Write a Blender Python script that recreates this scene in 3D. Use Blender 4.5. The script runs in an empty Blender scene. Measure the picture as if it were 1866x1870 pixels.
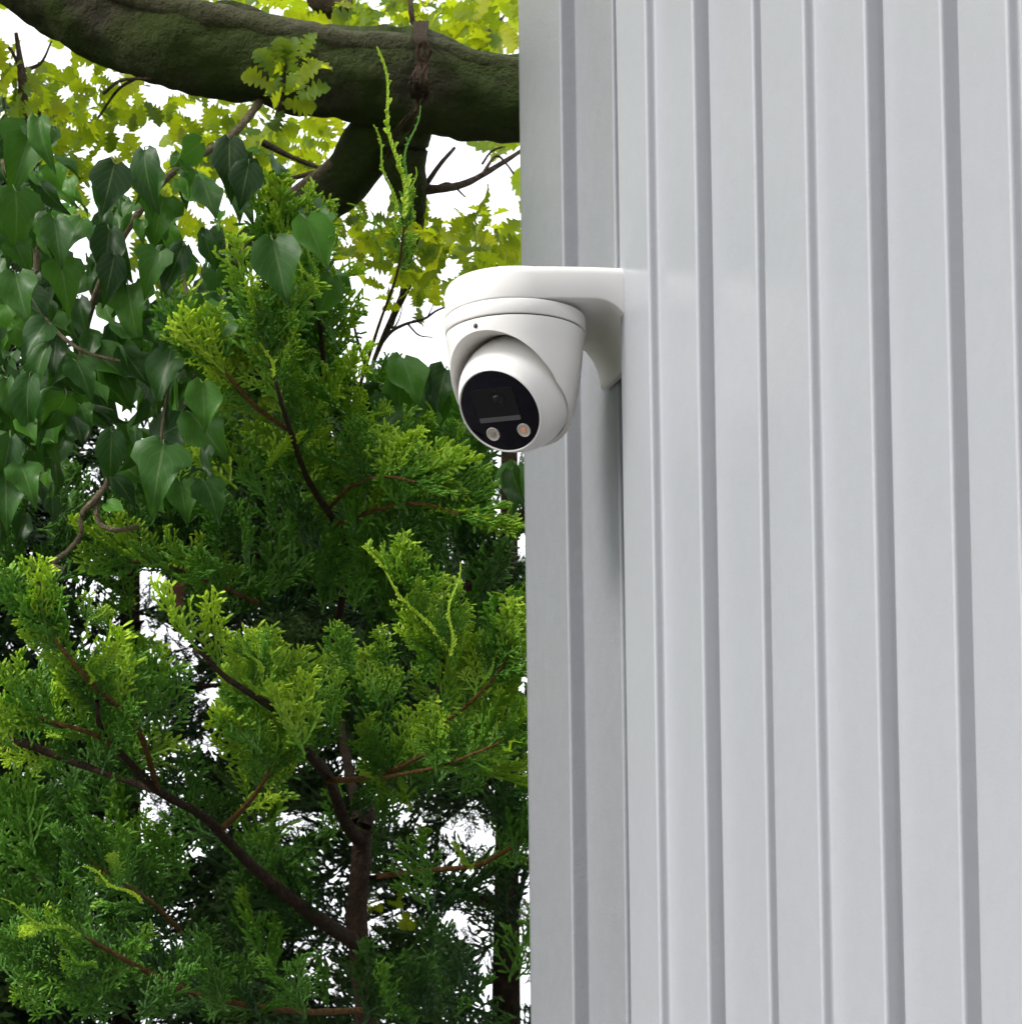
import bpy, bmesh, math, random
import numpy as np
from mathutils import Vector, Matrix, noise

random.seed(7)
rng = np.random.default_rng(11)
scene = bpy.context.scene
COL = scene.collection
R = math.radians

# ------------------------------------------------------------------ camera
F, UC, VC = 6000.0, 933.0, 1995.0          # focal length and optical centre in photo pixels
PW, PH = 1866.0, 1870.0
PITCH, ROLL = R(4.87), R(-0.675)
CAM = Vector((0, 0, 1.6))
ROT = Matrix.Rotation(R(90) + PITCH, 3, 'X') @ Matrix.Rotation(ROLL, 3, 'Z')
cd = bpy.data.cameras.new('camera')
cd.sensor_fit = 'VERTICAL'
cd.sensor_height = 36.0
cd.sensor_width = 36.0
cd.lens = F / PH * 36.0
cd.shift_y = (VC - PH / 2) / PH
cd.clip_start, cd.clip_end = 0.05, 2000
cd.dof.use_dof = True
cd.dof.focus_distance = 2.95
cd.dof.aperture_fstop = 36
cam = bpy.data.objects.new('camera', cd)
cam.matrix_world = Matrix.Translation(CAM) @ ROT.to_4x4()
COL.objects.link(cam)
scene.camera = cam

# ------------------------------------------------------------------ sky and sun (bright overcast)
SUN_EL, SUN_AZ = R(45), R(-115)            # azimuth from +Y, clockwise
world = bpy.data.worlds.new('World')
scene.world = world
world.use_nodes = True
nt = world.node_tree
nt.nodes.clear()
sky = nt.nodes.new('ShaderNodeTexSky')
sky.sky_type = 'NISHITA'
sky.sun_disc = False
sky.sun_elevation = SUN_EL
sky.sun_rotation = SUN_AZ
sky.air_density = 1.0
sky.dust_density = 6.0
sky.ozone_density = 1.0
hsv = nt.nodes.new('ShaderNodeHueSaturation')
hsv.inputs['Saturation'].default_value = 0.3
cloud = nt.nodes.new('ShaderNodeMix')               # even cloud cover over the clear sky
cloud.data_type = 'RGBA'
cloud.inputs[0].default_value = 0.8
cloud.inputs[7].default_value = (6.2, 6.3, 6.6, 1)
bg = nt.nodes.new('ShaderNodeBackground')
bg.inputs['Strength'].default_value = 0.15
wo = nt.nodes.new('ShaderNodeOutputWorld')
nt.links.new(sky.outputs[0], hsv.inputs['Color'])
nt.links.new(hsv.outputs[0], cloud.inputs[6])
nt.links.new(cloud.outputs[2], bg.inputs['Color'])
nt.links.new(bg.outputs[0], wo.inputs[0])

sd = bpy.data.lights.new('sun', 'SUN')
sd.energy = 1.5
sd.angle = R(16)
sd.color = (1.0, 0.97, 0.93)
sun = bpy.data.objects.new('sun', sd)
sdir = Vector((math.sin(SUN_AZ) * math.cos(SUN_EL), math.cos(SUN_AZ) * math.cos(SUN_EL), math.sin(SUN_EL)))
sun.rotation_euler = sdir.to_track_quat('Z', 'Y').to_euler()
sun.location = sdir * 30
COL.objects.link(sun)

scene.view_settings.view_transform = 'Standard'
scene.view_settings.look = 'None'
scene.view_settings.exposure = 1.10
scene.view_settings.gamma = 1.0
scene.cycles.use_denoising = True
scene.cycles.max_bounces = 6
scene.cycles.adaptive_threshold = 0.02


# ------------------------------------------------------------------ helpers
def ray(u, v):
    return (ROT @ Vector(((u - UC) / F, -(v - VC) / F, -1.0)))


def P(u, v, depth):
    """world point that is `depth` metres along the optical axis behind photo pixel u, v"""
    return CAM + ray(u, v) * depth


FWD = ROT @ Vector((0, 0, -1))
RIGHT = ROT @ Vector((1, 0, 0))
UPV = ROT @ Vector((0, 1, 0))


def tag(o, label=None, cat=None, group=None, kind=None):
    if label: o['label'] = label
    if cat: o['category'] = cat
    if group: o['group'] = group
    if kind: o['kind'] = kind
    return o


def empty(name, loc):
    o = bpy.data.objects.new(name, None)
    o.location = loc
    o.empty_display_size = 0.1
    COL.objects.link(o)
    return o


def put(name, me, parent=None, matrix=None):
    """link a mesh given in world space (or placed by matrix) under an unrotated Empty"""
    o = bpy.data.objects.new(name, me)
    COL.objects.link(o)
    m = matrix if matrix is not None else Matrix.Identity(4)
    if parent is not None:
        o.parent = parent
        if parent.type == 'EMPTY':
            o.matrix_parent_inverse = Matrix.Translation(-parent.location)
    o.matrix_basis = m
    return o


def mesh_arrays(name, verts, tris, mat, smooth=False, attrs=None, uv=None):
    verts = np.asarray(verts, dtype=np.float32)
    tris = np.asarray(tris, dtype=np.int32)
    me = bpy.data.meshes.new(name)
    me.vertices.add(len(verts))
    me.vertices.foreach_set('co', verts.ravel())
    k = tris.shape[1]
    me.loops.add(tris.size)
    me.loops.foreach_set('vertex_index', tris.ravel())
    me.polygons.add(len(tris))
    me.polygons.foreach_set('loop_start', np.arange(0, tris.size, k, dtype=np.int32))
    me.polygons.foreach_set('use_smooth', np.full(len(tris), smooth, dtype=bool))
    if attrs:
        for an, av in attrs.items():
            a = me.attributes.new(an, 'FLOAT', 'POINT')
            a.data.foreach_set('value', np.asarray(av, dtype=np.float32))
    if uv is not None:
        l = me.uv_layers.new(name='UVMap')
        l.data.foreach_set('uv', np.asarray(uv, dtype=np.float32)[tris.ravel()].ravel())
    me.update(calc_edges=True)
    me.validate()
    me.materials.append(mat)
    return me


def bm_mesh(name, bm, mat, smooth=False):
    me = bpy.data.meshes.new(name)
    bmesh.ops.recalc_face_normals(bm, faces=bm.faces)
    bm.to_mesh(me)
    bm.free()
    if smooth:
        me.polygons.foreach_set('use_smooth', [True] * len(me.polygons))
    me.materials.append(mat)
    return me


class NT:
    """tiny node-tree writer"""
    def __init__(self, name):
        self.m = bpy.data.materials.new(name)
        self.m.use_nodes = True
        self.t = self.m.node_tree
        self.t.nodes.clear()
        self.out = self.n('ShaderNodeOutputMaterial')

    def n(self, typ, **kw):
        x = self.t.nodes.new(typ)
        for k, v in kw.items():
            if k.startswith('i_'):
                x.inputs[k[2:].replace('_', ' ')].default_value = v
            else:
                setattr(x, k, v)
        return x

    def l(self, a, b):
        self.t.links.new(a, b)

    def ramp(self, fac, stops):
        r = self.n('ShaderNodeValToRGB')
        els = r.color_ramp.elements
        while len(els) < len(stops):
            els.new(0.5)
        for e, (p, c) in zip(els, stops):
            e.position = p
            e.color = (*c, 1) if len(c) == 3 else c
        self.l(fac, r.inputs[0])
        return r.outputs[0]

    def noise(self, scale, detail=4, rough=0.55, coord='Object', stretch=None):
        tc = self.n('ShaderNodeTexCoord')
        src = tc.outputs[coord]
        if stretch:
            mp = self.n('ShaderNodeMapping')
            mp.inputs['Scale'].default_value = stretch
            self.l(src, mp.inputs[0])
            src = mp.outputs[0]
        x = self.n('ShaderNodeTexNoise')
        x.inputs['Scale'].default_value = scale
        x.inputs['Detail'].default_value = detail
        x.inputs['Roughness'].default_value = rough
        self.l(src, x.inputs['Vector'])
        return x.outputs['Fac']

    def math(self, op, a, b=None, clamp=False):
        x = self.n('ShaderNodeMath', operation=op, use_clamp=clamp)
        for i, s in enumerate((a, b)):
            if s is None: continue
            if isinstance(s, (int, float)): x.inputs[i].default_value = s
            else: self.l(s, x.inputs[i])
        return x.outputs[0]

    def mixc(self, fac, a, b, mode='MIX'):
        x = self.n('ShaderNodeMix', data_type='RGBA', blend_type=mode)
        for s, i in ((fac, 0), (a, 6), (b, 7)):
            if isinstance(s, (int, float)): x.inputs[i].default_value = s
            elif isinstance(s, tuple): x.inputs[i].default_value = (*s, 1)
            else: self.l(s, x.inputs[i])
        return x.outputs[2]

    def bump(self, h, strength, dist):
        b = self.n('ShaderNodeBump')
        b.inputs['Strength'].default_value = strength
        b.inputs['Distance'].default_value = dist
        self.l(h, b.inputs['Height'])
        return b.outputs[0]

    def principled(self, color, rough=0.5, normal=None, **kw):
        p = self.n('ShaderNodeBsdfPrincipled')
        if isinstance(color, tuple): p.inputs['Base Color'].default_value = (*color, 1)
        else: self.l(color, p.inputs['Base Color'])
        if isinstance(rough, (int, float)): p.inputs['Roughness'].default_value = rough
        else: self.l(rough, p.inputs['Roughness'])
        if normal is not None: self.l(normal, p.inputs['Normal'])
        for k, v in kw.items():
            p.inputs[k.replace('_', ' ')].default_value = v
        return p

    def finish(self, sh):
        self.l(sh.outputs[0], self.out.inputs['Surface'])
        return self.m


# ------------------------------------------------------------------ materials
def mat_cladding(name='coated_steel', k=1.0, mottle=1.0):
    t = NT(name)
    g = lambda *c_: tuple(x * k for x in c_)
    fine = t.noise(900, 2, 0.5)
    mid = t.noise(60, 4, 0.6)
    big = t.noise(3.0, 3, 0.5)
    spk = t.ramp(t.noise(420, 1, 0.4), [(0.30, (0, 0, 0)), (0.36, (1, 1, 1))])
    c = t.mixc(t.math('MULTIPLY', big, 1.0), g(0.330, 0.342, 0.362), g(0.358, 0.370, 0.391))
    c = t.mixc(t.math('MULTIPLY', t.ramp(mid, [(0.35, (0, 0, 0)), (0.65, (1, 1, 1))]), 0.3 * mottle), c, g(0.312, 0.322, 0.342))
    c = t.mixc(spk, t.mixc(0.12 * mottle, c, (0.25, 0.25, 0.25)), c)
    h = t.math('ADD', t.math('MULTIPLY', fine, 0.6), t.math('MULTIPLY', t.noise(260, 2, 0.5), 0.6))
    p = t.principled(c, 0.21, t.bump(h, 0.26 * mottle, 0.0008), Specular_IOR_Level=0.5)
    return t.finish(p)


def mat_plastic():
    t = NT('white_painted_metal')
    c = t.mixc(t.noise(14, 4, 0.6), (0.78, 0.765, 0.735), (0.745, 0.73, 0.695))
    p = t.principled(c, 0.34, t.bump(t.noise(1500, 2), 0.05, 0.0003))
    return t.finish(p)


def mat_simple(name, col, rough=0.5, var=0.15, scale=40, **kw):
    t = NT(name)
    c2 = tuple(x * (1 - var) for x in col)
    c = t.mixc(t.noise(scale, 4, 0.6), col, c2)
    return t.finish(t.principled(c, rough, **kw))


def mat_bark(name, cols, moss, scale, mosspos=(0.45, 0.62)):
    t = NT(name)
    n1 = t.noise(scale, 6, 0.65)
    n2 = t.noise(scale * 0.25, 4, 0.6)
    c = t.ramp(n1, [(0.3, cols[0]), (0.55, cols[1]), (0.75, cols[2])])
    if moss:
        f = t.ramp(n2, [(mosspos[0], (0, 0, 0)), (mosspos[1], (1, 1, 1))])
        c = t.mixc(f, c, t.mixc(n1, moss, tuple(x * 0.55 for x in moss)))
    h = t.math('ADD', n1, t.math('MULTIPLY', t.noise(scale * 3, 4, 0.7), 0.5))
    return t.finish(t.principled(c, 0.85, t.bump(h, 1.0, 0.022), Specular_IOR_Level=0.2))


def mat_foliage(name, dark, mid, light, trans, tfac, rough, veins=False, spec=0.5):
    """leaf colour from the leaf's own age (attribute 'age') and its individual tint"""
    t = NT(name)
    a = t.n('ShaderNodeAttribute', attribute_name='age')
    oi = t.n('ShaderNodeObjectInfo')
    v = t.n('ShaderNodeAttribute', attribute_name='tint')
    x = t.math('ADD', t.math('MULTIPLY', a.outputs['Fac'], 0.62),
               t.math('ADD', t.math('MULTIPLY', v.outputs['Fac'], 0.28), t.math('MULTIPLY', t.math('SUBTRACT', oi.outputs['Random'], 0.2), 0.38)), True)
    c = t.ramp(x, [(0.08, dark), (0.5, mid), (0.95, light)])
    tr_col = t.mixc(0.6, c, t.mixc(x, tuple(q_ * 0.42 for q_ in trans), trans), 'MIX')
    if veins:
        uv = t.n('ShaderNodeUVMap')
        sp = t.n('ShaderNodeSeparateXYZ')
        t.l(uv.outputs[0], sp.inputs[0])
        ax = t.math('ABSOLUTE', sp.outputs[0])
        mid_v = t.math('LESS_THAN', ax, 0.045)
        ph = t.math('SUBTRACT', t.math('MULTIPLY', sp.outputs[1], 6.0), t.math('MULTIPLY', ax, 2.6))
        side = t.math('LESS_THAN', t.math('ABSOLUTE', t.math('SUBTRACT', t.math('FRACT', ph), 0.5)), 0.045)
        vv = t.math('MAXIMUM', mid_v, t.math('MULTIPLY', side, 0.45))
        c = t.mixc(t.math('MULTIPLY', vv, 0.42), c, (0.24, 0.34, 0.13))
        c = t.mixc(t.math('MULTIPLY', t.noise(30, 3), 0.35), c, dark)
    p = t.principled(c, rough, Specular_IOR_Level=spec)
    tr = t.n('ShaderNodeBsdfTranslucent')
    t.l(tr_col, tr.inputs[0])
    mx = t.n('ShaderNodeMixShader')
    mx.inputs[0].default_value = tfac
    t.l(p.outputs[0], mx.inputs[1])
    t.l(tr.outputs[0], mx.inputs[2])
    return t.finish(mx)


M = {}
M['steel'] = mat_cladding()
M['white'] = mat_plastic()
M['flashing'] = mat_cladding('shade_darkened_steel', 0.74, 1.8)  # wall steel darkened: the shade at the wall's left end is in its colour
M['black_glass'] = mat_simple('black_glass', (0.004, 0.004, 0.009), 0.04, 0.1, Specular_IOR_Level=0.2)
M['black_matte'] = mat_simple('black_rubber', (0.018, 0.017, 0.02), 0.6)
M['dark_grey'] = mat_simple('dark_grey_plastic', (0.009, 0.009, 0.011), 0.2, Specular_IOR_Level=0.25)
M['grey_bar'] = mat_simple('grey_plastic_strip', (0.085, 0.085, 0.09), 0.35)
M['lens'] = mat_simple('lens_glass', (0.004, 0.004, 0.006), 0.03)
M['led_white'] = mat_simple('led_reflector', (0.60, 0.56, 0.49), 0.2, 0.45, 400)
M['led_warm'] = mat_simple('warm_led_chip', (0.85, 0.36, 0.20), 0.4)
M['led_grey'] = mat_simple('led_chip', (0.30, 0.27, 0.23), 0.35)
M['oak_bark'] = mat_bark('oak_bark', [(0.035, 0.032, 0.022), (0.075, 0.066, 0.045), (0.15, 0.14, 0.10)], (0.062, 0.088, 0.020), 34, (0.36, 0.52))
M['twig'] = mat_bark('twig_bark', [(0.08, 0.055, 0.035), (0.14, 0.10, 0.065), (0.24, 0.18, 0.12)], None, 90)
M['cyp_bark'] = mat_bark('cypress_bark', [(0.045, 0.030, 0.020), (0.085, 0.052, 0.034), (0.15, 0.092, 0.058)], (0.05, 0.055, 0.02), 70, (0.55, 0.75))
M['cyp_twig'] = mat_bark('orange_twig_bark', [(0.17, 0.085, 0.028), (0.30, 0.16, 0.05), (0.42, 0.25, 0.08)], None, 120)
M['ivy_stem'] = mat_bark('ivy_stem', [(0.20, 0.16, 0.095), (0.30, 0.25, 0.15), (0.40, 0.34, 0.21)], None, 120)
M['dead'] = mat_simple('dead_brown_leaf', (0.13, 0.045, 0.022), 0.7, 0.4)
M['ivy'] = mat_foliage('ivy_leaf', (0.008, 0.030, 0.006), (0.024, 0.092, 0.011), (0.085, 0.25, 0.018), (0.10, 0.28, 0.01), 0.22, 0.40, True, 0.28)
M['oak'] = mat_foliage('oak_leaf', (0.035, 0.10, 0.014), (0.13, 0.26, 0.020), (0.44, 0.42, 0.020), (0.80, 0.96, 0.012), 0.62, 0.5, True, 0.3)
M['cyp'] = mat_foliage('cypress_spray', (0.022, 0.075, 0.018), (0.13, 0.34, 0.028), (0.60, 0.80, 0.045), (0.42, 0.76, 0.02), 0.34, 0.5, False, 0.35)
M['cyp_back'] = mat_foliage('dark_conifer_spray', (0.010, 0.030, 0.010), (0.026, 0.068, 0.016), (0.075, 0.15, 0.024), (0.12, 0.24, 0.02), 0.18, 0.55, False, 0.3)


# ------------------------------------------------------------------ ground
def ground():
    t = NT('gravel')
    c = t.ramp(t.noise(3.0, 6, 0.7), [(0.3, (0.06, 0.055, 0.048)), (0.5, (0.10, 0.093, 0.082)), (0.7, (0.15, 0.14, 0.125))])
    m = t.finish(t.principled(c, 0.9, t.bump(t.noise(60, 4), 0.6, 0.03)))
    n = 60
    xs = np.sign(np.linspace(-1, 1, n)) * np.abs(np.linspace(-1, 1, n)) ** 3 * 900
    v = np.array([(x, y, 0.05 * noise.noise((x * 0.2, y * 0.2, 0)) - 0.03) for y in xs for x in xs])
    f = [(j * n + i, j * n + i + 1, (j + 1) * n + i + 1, (j + 1) * n + i) for j in range(n - 1) for i in range(n - 1)]
    o = put('ground', mesh_arrays('ground', v, f, m, True))
    tag(o, 'grey gravel ground under the trees and the metal building', 'ground', kind='structure')


ground()

# ------------------------------------------------------------------ wall frame
AX = P(941, 612, 2.85)                        # centre of the camera's base ring
hz = None
lo, hi = 2000.0, 3200.0
for _ in range(60):                           # horizon row at the wall's vanishing column
    md = (lo + hi) / 2
    if ray(-850, md).z > 0: lo = md
    else: hi = md
wd = ray(-850, lo)
wd.z = 0
wd.normalize()                                # along the wall, away from the viewer
wn = Vector((-wd.y, wd.x, 0))                 # out of the wall
if wn.dot(CAM - AX) < 0 and wn.x > 0: wn = -wn
MOUNT = 0.102
W0 = Vector((AX.x, AX.y, 0)) - wn * MOUNT     # on the deepest flat of the cladding, behind the bracket


def wall_t(u, h, v=935):
    """distance along the wall at which the plane standing h metres proud is seen at pixel u"""
    d = ray(u, v)
    o = CAM - (W0 + wn * h)
    s = -o.dot(wn) / d.dot(wn)
    return (CAM + d * s - W0).dot(wd)


def wpt(t, h, z):
    return W0 + wd * t + wn * h + Vector((0, 0, z))


HA, HC = 0.0122, 0.0210                       # the two steps of the stepped profile
# (pixel column at row 935, height) from the corner towards the viewer
FEET = [wall_t(1059, 0.0), wall_t(1308, 0.0), wall_t(1628, 0.0)]
PITCHW = (FEET[0] - FEET[2]) / 2              # pitch of the sheets, about 0.36 m
CORNER, EDGE0 = wall_t(957, HA), wall_t(1034, HA)


def sheet_profile(t0, gap, crown, c0):
    """one sheet from its foot at t0 towards the viewer: pan, deep gutter, crown, step, shelf"""
    end = PITCHW * 1000
    q = ((5.5, 0.0006), (gap, 0.0), (gap + 3, -0.017), (crown - 6, -0.017), (crown, HC), (c0, HC), (c0 + 1.5, HA), (end - 2, HA), (end - 0.2, -0.0035), (end + 5.0, -0.0035), (end + 6.5, 0.0))
    return [(t0 - a / 1000, h) for a, h in q]


def fillet(poly, r, seg=4):
    out = [poly[0]]
    for i in range(1, len(poly) - 1):
        a, b, c = (Vector(poly[k]) for k in (i - 1, i, i + 1))
        d1, d2 = (a - b), (c - b)
        l1, l2 = d1.length, d2.length
        d1.normalize(); d2.normalize()
        ang = math.acos(max(-1, min(1, d1.dot(d2))))
        if ang > R(177):
            out.append(tuple(b)); continue
        cut = min(r / math.tan(ang / 2), l1 * 0.45, l2 * 0.45)
        p1, p2 = b + d1 * cut, b + d2 * cut
        out.append(tuple(p1 + d1 * min(0.0015, l1 * 0.04)))
        for k in range(seg + 1):
            s = k / seg
            out.append(tuple(p1 * (1 - s) ** 2 + b * 2 * s * (1 - s) + p2 * s * s))
        out.append(tuple(p2 + d2 * min(0.0015, l2 * 0.04)))
    out.append(poly[-1])
    return out


WALL_TOP = 3.5
building = empty('metal_building', wpt(0, -0.5, 0))
tag(building, 'pale grey metal clad building with vertical ribbed sheets, behind the white dome camera', 'building')


def extrude(poly, z0, z1, name, parent=building, mat=M['steel'], nz=48):
    n = len(poly)
    zs = np.linspace(z0, z1, nz)
    v = [wpt(t, h + 0.0007 * noise.noise((t * 7, z * 1.6, 3.1)) + 0.0003 * noise.noise((t * 22, z * 5, 9.4)), z) for z in zs for t, h in poly]
    f = []
    for k in range(nz - 1):
        for i in range(n - 1):
            f.append((k * n + i, k * n + i + 1, (k + 1) * n + i + 1, (k + 1) * n + i))
    return put(name, mesh_arrays(name, v, f, mat, True), parent)


# corner flashing, then sheet after sheet towards and past the viewer
GAP0 = wall_t(1130, 0.0)
first = [(CORNER + 0.010, -0.55), (CORNER + 0.010, HA - 0.009), (CORNER + 0.002, HA - 0.0008), (CORNER - 0.006, HA), (EDGE0, HA), (FEET[0] + 0.0002, -0.0035), (FEET[0] - 0.005, -0.0035), (FEET[0] - 0.0065, 0.0), (GAP0, 0.0), (GAP0 - 0.003, -0.017), (FEET[0] - 0.170, -0.017)]
extrude(fillet(first, 0.0030), 0.05, WALL_TOP, 'corner_flashing', mat=M['flashing'])  # reaches past the corner to carry the painted shade
for k in range(12):
    t0 = FEET[0] - PITCHW * k
    if k < 3:
        gap = (t0 - wall_t((1130, 1389, 1738)[k], 0.0)) * 1000
        crown, c0 = (184, 172, 172)[k], (261, 260, 247)[k]
    else:
        gap, crown, c0 = 96, 174, 256
    prof_ = sheet_profile(t0, gap, crown, c0)
    if k == 0: prof_ = [(t0 - 0.166, -0.0162)] + prof_[3:]      # laps over the corner flashing in the gutter
    extrude(fillet(prof_, 0.0032), 0.05, WALL_TOP, 'cladding_sheet')
t_far, t_near = CORNER + 0.010, FEET[0] - PITCHW * 12
# end walls, back wall and shallow roof so the building is a solid place
bm = bmesh.new()


def quad(bm, *ps):
    bm.faces.new([bm.verts.new(p) for p in ps])


DEEP = -2.6
quad(bm, wpt(t_far - 0.001, -0.5, 0.05), wpt(t_far - 0.001, DEEP, 0.05), wpt(t_far - 0.001, DEEP, WALL_TOP), wpt(t_far - 0.001, -0.5, WALL_TOP))
quad(bm, wpt(t_near, DEEP, 0.05), wpt(t_far - 0.001, DEEP, 0.05), wpt(t_far - 0.001, DEEP, WALL_TOP), wpt(t_near, DEEP, WALL_TOP))
quad(bm, wpt(t_near, 0.0, 0.05), wpt(t_near, DEEP, 0.05), wpt(t_near, DEEP, WALL_TOP), wpt(t_near, 0.0, WALL_TOP))
put('rear_wall', bm_mesh('rear_wall', bm, M['steel']), building)
bm = bmesh.new()
rv = [(t_near - 0.05, 0.05), (t_far + 0.05, 0.05), (t_far + 0.05, DEEP - 0.05), (t_near - 0.05, DEEP - 0.05)]
lowr = [bm.verts.new(wpt(a, b, WALL_TOP + 0.002)) for a, b in rv]
upr = [bm.verts.new(wpt(a, b, WALL_TOP + 0.09)) for a, b in rv]
bm.faces.new(lowr); bm.faces.new(upr)
for i in range(4):
    bm.faces.new((lowr[i], lowr[(i + 1) % 4], upr[(i + 1) % 4], upr[i]))
put('roof', bm_mesh('roof', bm, M['steel']), building)
bm = bmesh.new()
for (a0, a1) in (((t_near, -0.02), (t_far, -0.02)),):
    lowr = [bm.verts.new(wpt(x, y, -0.05)) for x, y in ((t_near, -0.012), (t_far - 0.01, -0.012), (t_far - 0.01, DEEP + 0.01), (t_near + 0.01, DEEP + 0.01))]
    upr = [bm.verts.new(wpt(x, y, 0.06)) for x, y in ((t_near, -0.012), (t_far - 0.01, -0.012), (t_far - 0.01, DEEP + 0.01), (t_near + 0.01, DEEP + 0.01))]
    bm.faces.new(lowr); bm.faces.new(upr)
    for i in range(4):
        bm.faces.new((lowr[i], lowr[(i + 1) % 4], upr[(i + 1) % 4], upr[i]))
put('plinth', bm_mesh('plinth', bm, mat_simple('concrete', (0.3, 0.29, 0.27), 0.9, 0.3)), building)

# ------------------------------------------------------------------ security camera
# local frame at the ring centre: x = out of wall, y = along wall towards viewer, z = up
LX, LY, LZ = wn.copy(), -wd, Vector((0, 0, 1))
LM = Matrix(((LX.x, LY.x, 0, AX.x), (LX.y, LY.y, 0, AX.y), (0, 0, 1, AX.z), (0, 0, 0, 1)))
LR = LM.to_3x3()
mm = 0.001
seccam = empty('security_camera', AX - wn * (MOUNT - 0.001))
tag(seccam, 'white turret security camera with dark round face on a curved wall bracket', 'security camera')


def lput(name, me, parent=seccam):
    me.transform(LM)
    return put(name, me, parent)


def revolve(profile, seg=96, close=False):
    bm = bmesh.new()
    rings = []
    for r, z in profile:
        if r < 1e-6:
            rings.append([bm.verts.new((0, 0, z * mm))])
        else:
            rings.append([bm.verts.new((r * mm * math.cos(2 * math.pi * k / seg), r * mm * math.sin(2 * math.pi * k / seg), z * mm)) for k in range(seg)])
    for a, b in zip(rings, rings[1:]):
        for k in range(seg):
            k2 = (k + 1) % seg
            if len(a) == 1 and len(b) == 1: continue
            if len(a) == 1: bm.faces.new((a[0], b[k], b[k2]))
            elif len(b) == 1: bm.faces.new((a[k], b[0], a[k2]))
            else: bm.faces.new((a[k], b[k], b[k2], a[k2]))
    if close:
        for r in (rings[0], rings[-1]):
            if len(r) > 1: bm.faces.new(r)
    return bm


def sharp_smooth(me, deg=32):
    me.polygons.foreach_set('use_smooth', [True] * len(me.polygons))
    me.set_sharp_from_angle(angle=R(deg))
    return me


def make_bracket():
    top, slab, Rr = 43.5, 30.0, 61.0           # top of the arm above the ring plane, arm thickness, nose radius
    bx = -MOUNT / mm + 0.6                     # wall plane
    hw, drop, rise = 52.0, 78.0, 9.0          # half width at the wall, height of the wall plate, upward flare of the arm

    def topz(x):
        return top + rise * max(0.0, -x / -bx) if x < 0 else top

    def under(x):
        d = x - bx
        z0 = topz(x) - slab
        ex, ez, tk = 40.0, drop - slab, 7.0    # quarter-ellipse fillet into the wall plate
        if d >= ex + tk: return z0
        if d <= tk: return z0 - ez
        q = (ex + tk - d) / ex
        return z0 - ez * (1 - math.sqrt(max(0, 1 - q ** 2.0)))

    def wid(x, ins=0.0):
        if x <= 0:
            s = -x / -bx
            return Rr + (hw - Rr) * s * s - ins
        rr = Rr - ins
        return math.sqrt(max(0.0, rr * rr - x * x))
    ch = [(0.0, 8.5), (0.7, 5.6), (2.0, 3.2), (4.2, 1.3), (7.5, 0.25), (10.0, 0.0)]   # inset and drop of the soft top edge

    def dropof(ins):
        for (a0, d0), (a1, d1) in zip(ch, ch[1:]):
            if ins <= a1: return d0 + (d1 - d0) * (ins - a0) / (a1 - a0)
        return 0.0
    rows = [bx + (0 - bx) * i / 40 for i in range(40)] + [Rr * math.sin(math.pi / 2 * i / 44) for i in range(45)]
    rows = sorted(rows + [bx + 7.02, bx + 7.25, bx + 7.6, bx + 8.2, bx + 9.0])
    bm = bmesh.new()
    grid = []
    for x in rows:
        w, zb = wid(x), under(x)
        half = [(0, zb)] + [(max(0, w - 1.2) * s, zb) for s in (0.35, 0.7, 1.0)] + [(max(0, w - 0.4), zb + 0.4), (w, zb + 1.3)]
        for ins, dr in ch:
            if x > Rr - ins: half.append((0.0, topz(x) - dropof(Rr - x)))
            else: half.append((wid(x, ins), topz(x) - dr))
        half.append((0, half[-1][1] if x > Rr - 10 else topz(x)))
        full = half + [(-a, b) for a, b in reversed(half[1:-1])]
        grid.append([bm.verts.new((x * mm, a * mm, b * mm)) for a, b in full])
    m = len(grid[0])
    for a, b in zip(grid, grid[1:]):
        for k in range(m):
            bm.faces.new((a[k], a[(k + 1) % m], b[(k + 1) % m], b[k]))
    bm.faces.new(grid[0])
    bmesh.ops.remove_doubles(bm, verts=bm.verts, dist=0.00002)
    bmesh.ops.dissolve_degenerate(bm, dist=0.00001, edges=bm.edges)
    return sharp_smooth(bm_mesh('wall_bracket', bm, M['white']), 70)


lput('wall_bracket', make_bracket())
# base ring under the bracket
lput('base_ring', sharp_smooth(bm_mesh('base_ring', revolve([(30, 13.2), (60.2, 13.2), (60.9, 12.6), (61.2, 11.5), (61.2, 1.2), (60.8, 0.5), (60.0, 0.1), (30, 0.1)]), M['white'])))
lput('seam_gasket', bm_mesh('seam_gasket', revolve([(20, 0.3), (59.2, 0.3), (59.2, -1.2), (20, -1.2)]), M['black_matte'], True))

# eyeball position and gaze
BALL = Vector((0, 0, -52 * mm))
BR = 50.0
bw = LM @ BALL
to_v = (CAM - bw).normalized()
sx = to_v.cross(Vector((0, 0, 1))).normalized() * -1      # image right
if sx.dot(RIGHT) < 0: sx = -sx
sy = sx.cross(-to_v).normalized()
if sy.z < 0: sy = -sy
OFF = R(37)
gz = (to_v * math.cos(OFF) + (sx * -0.70 + sy * -0.714) * math.sin(OFF)).normalized()
G = (LR.transposed() @ gz).normalized()                   # gaze in local frame
pan = Vector((G.x, G.y, 0)).normalized()
ARCH_T, PLANE_T, PLANE_D = 20, 58, 10

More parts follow.
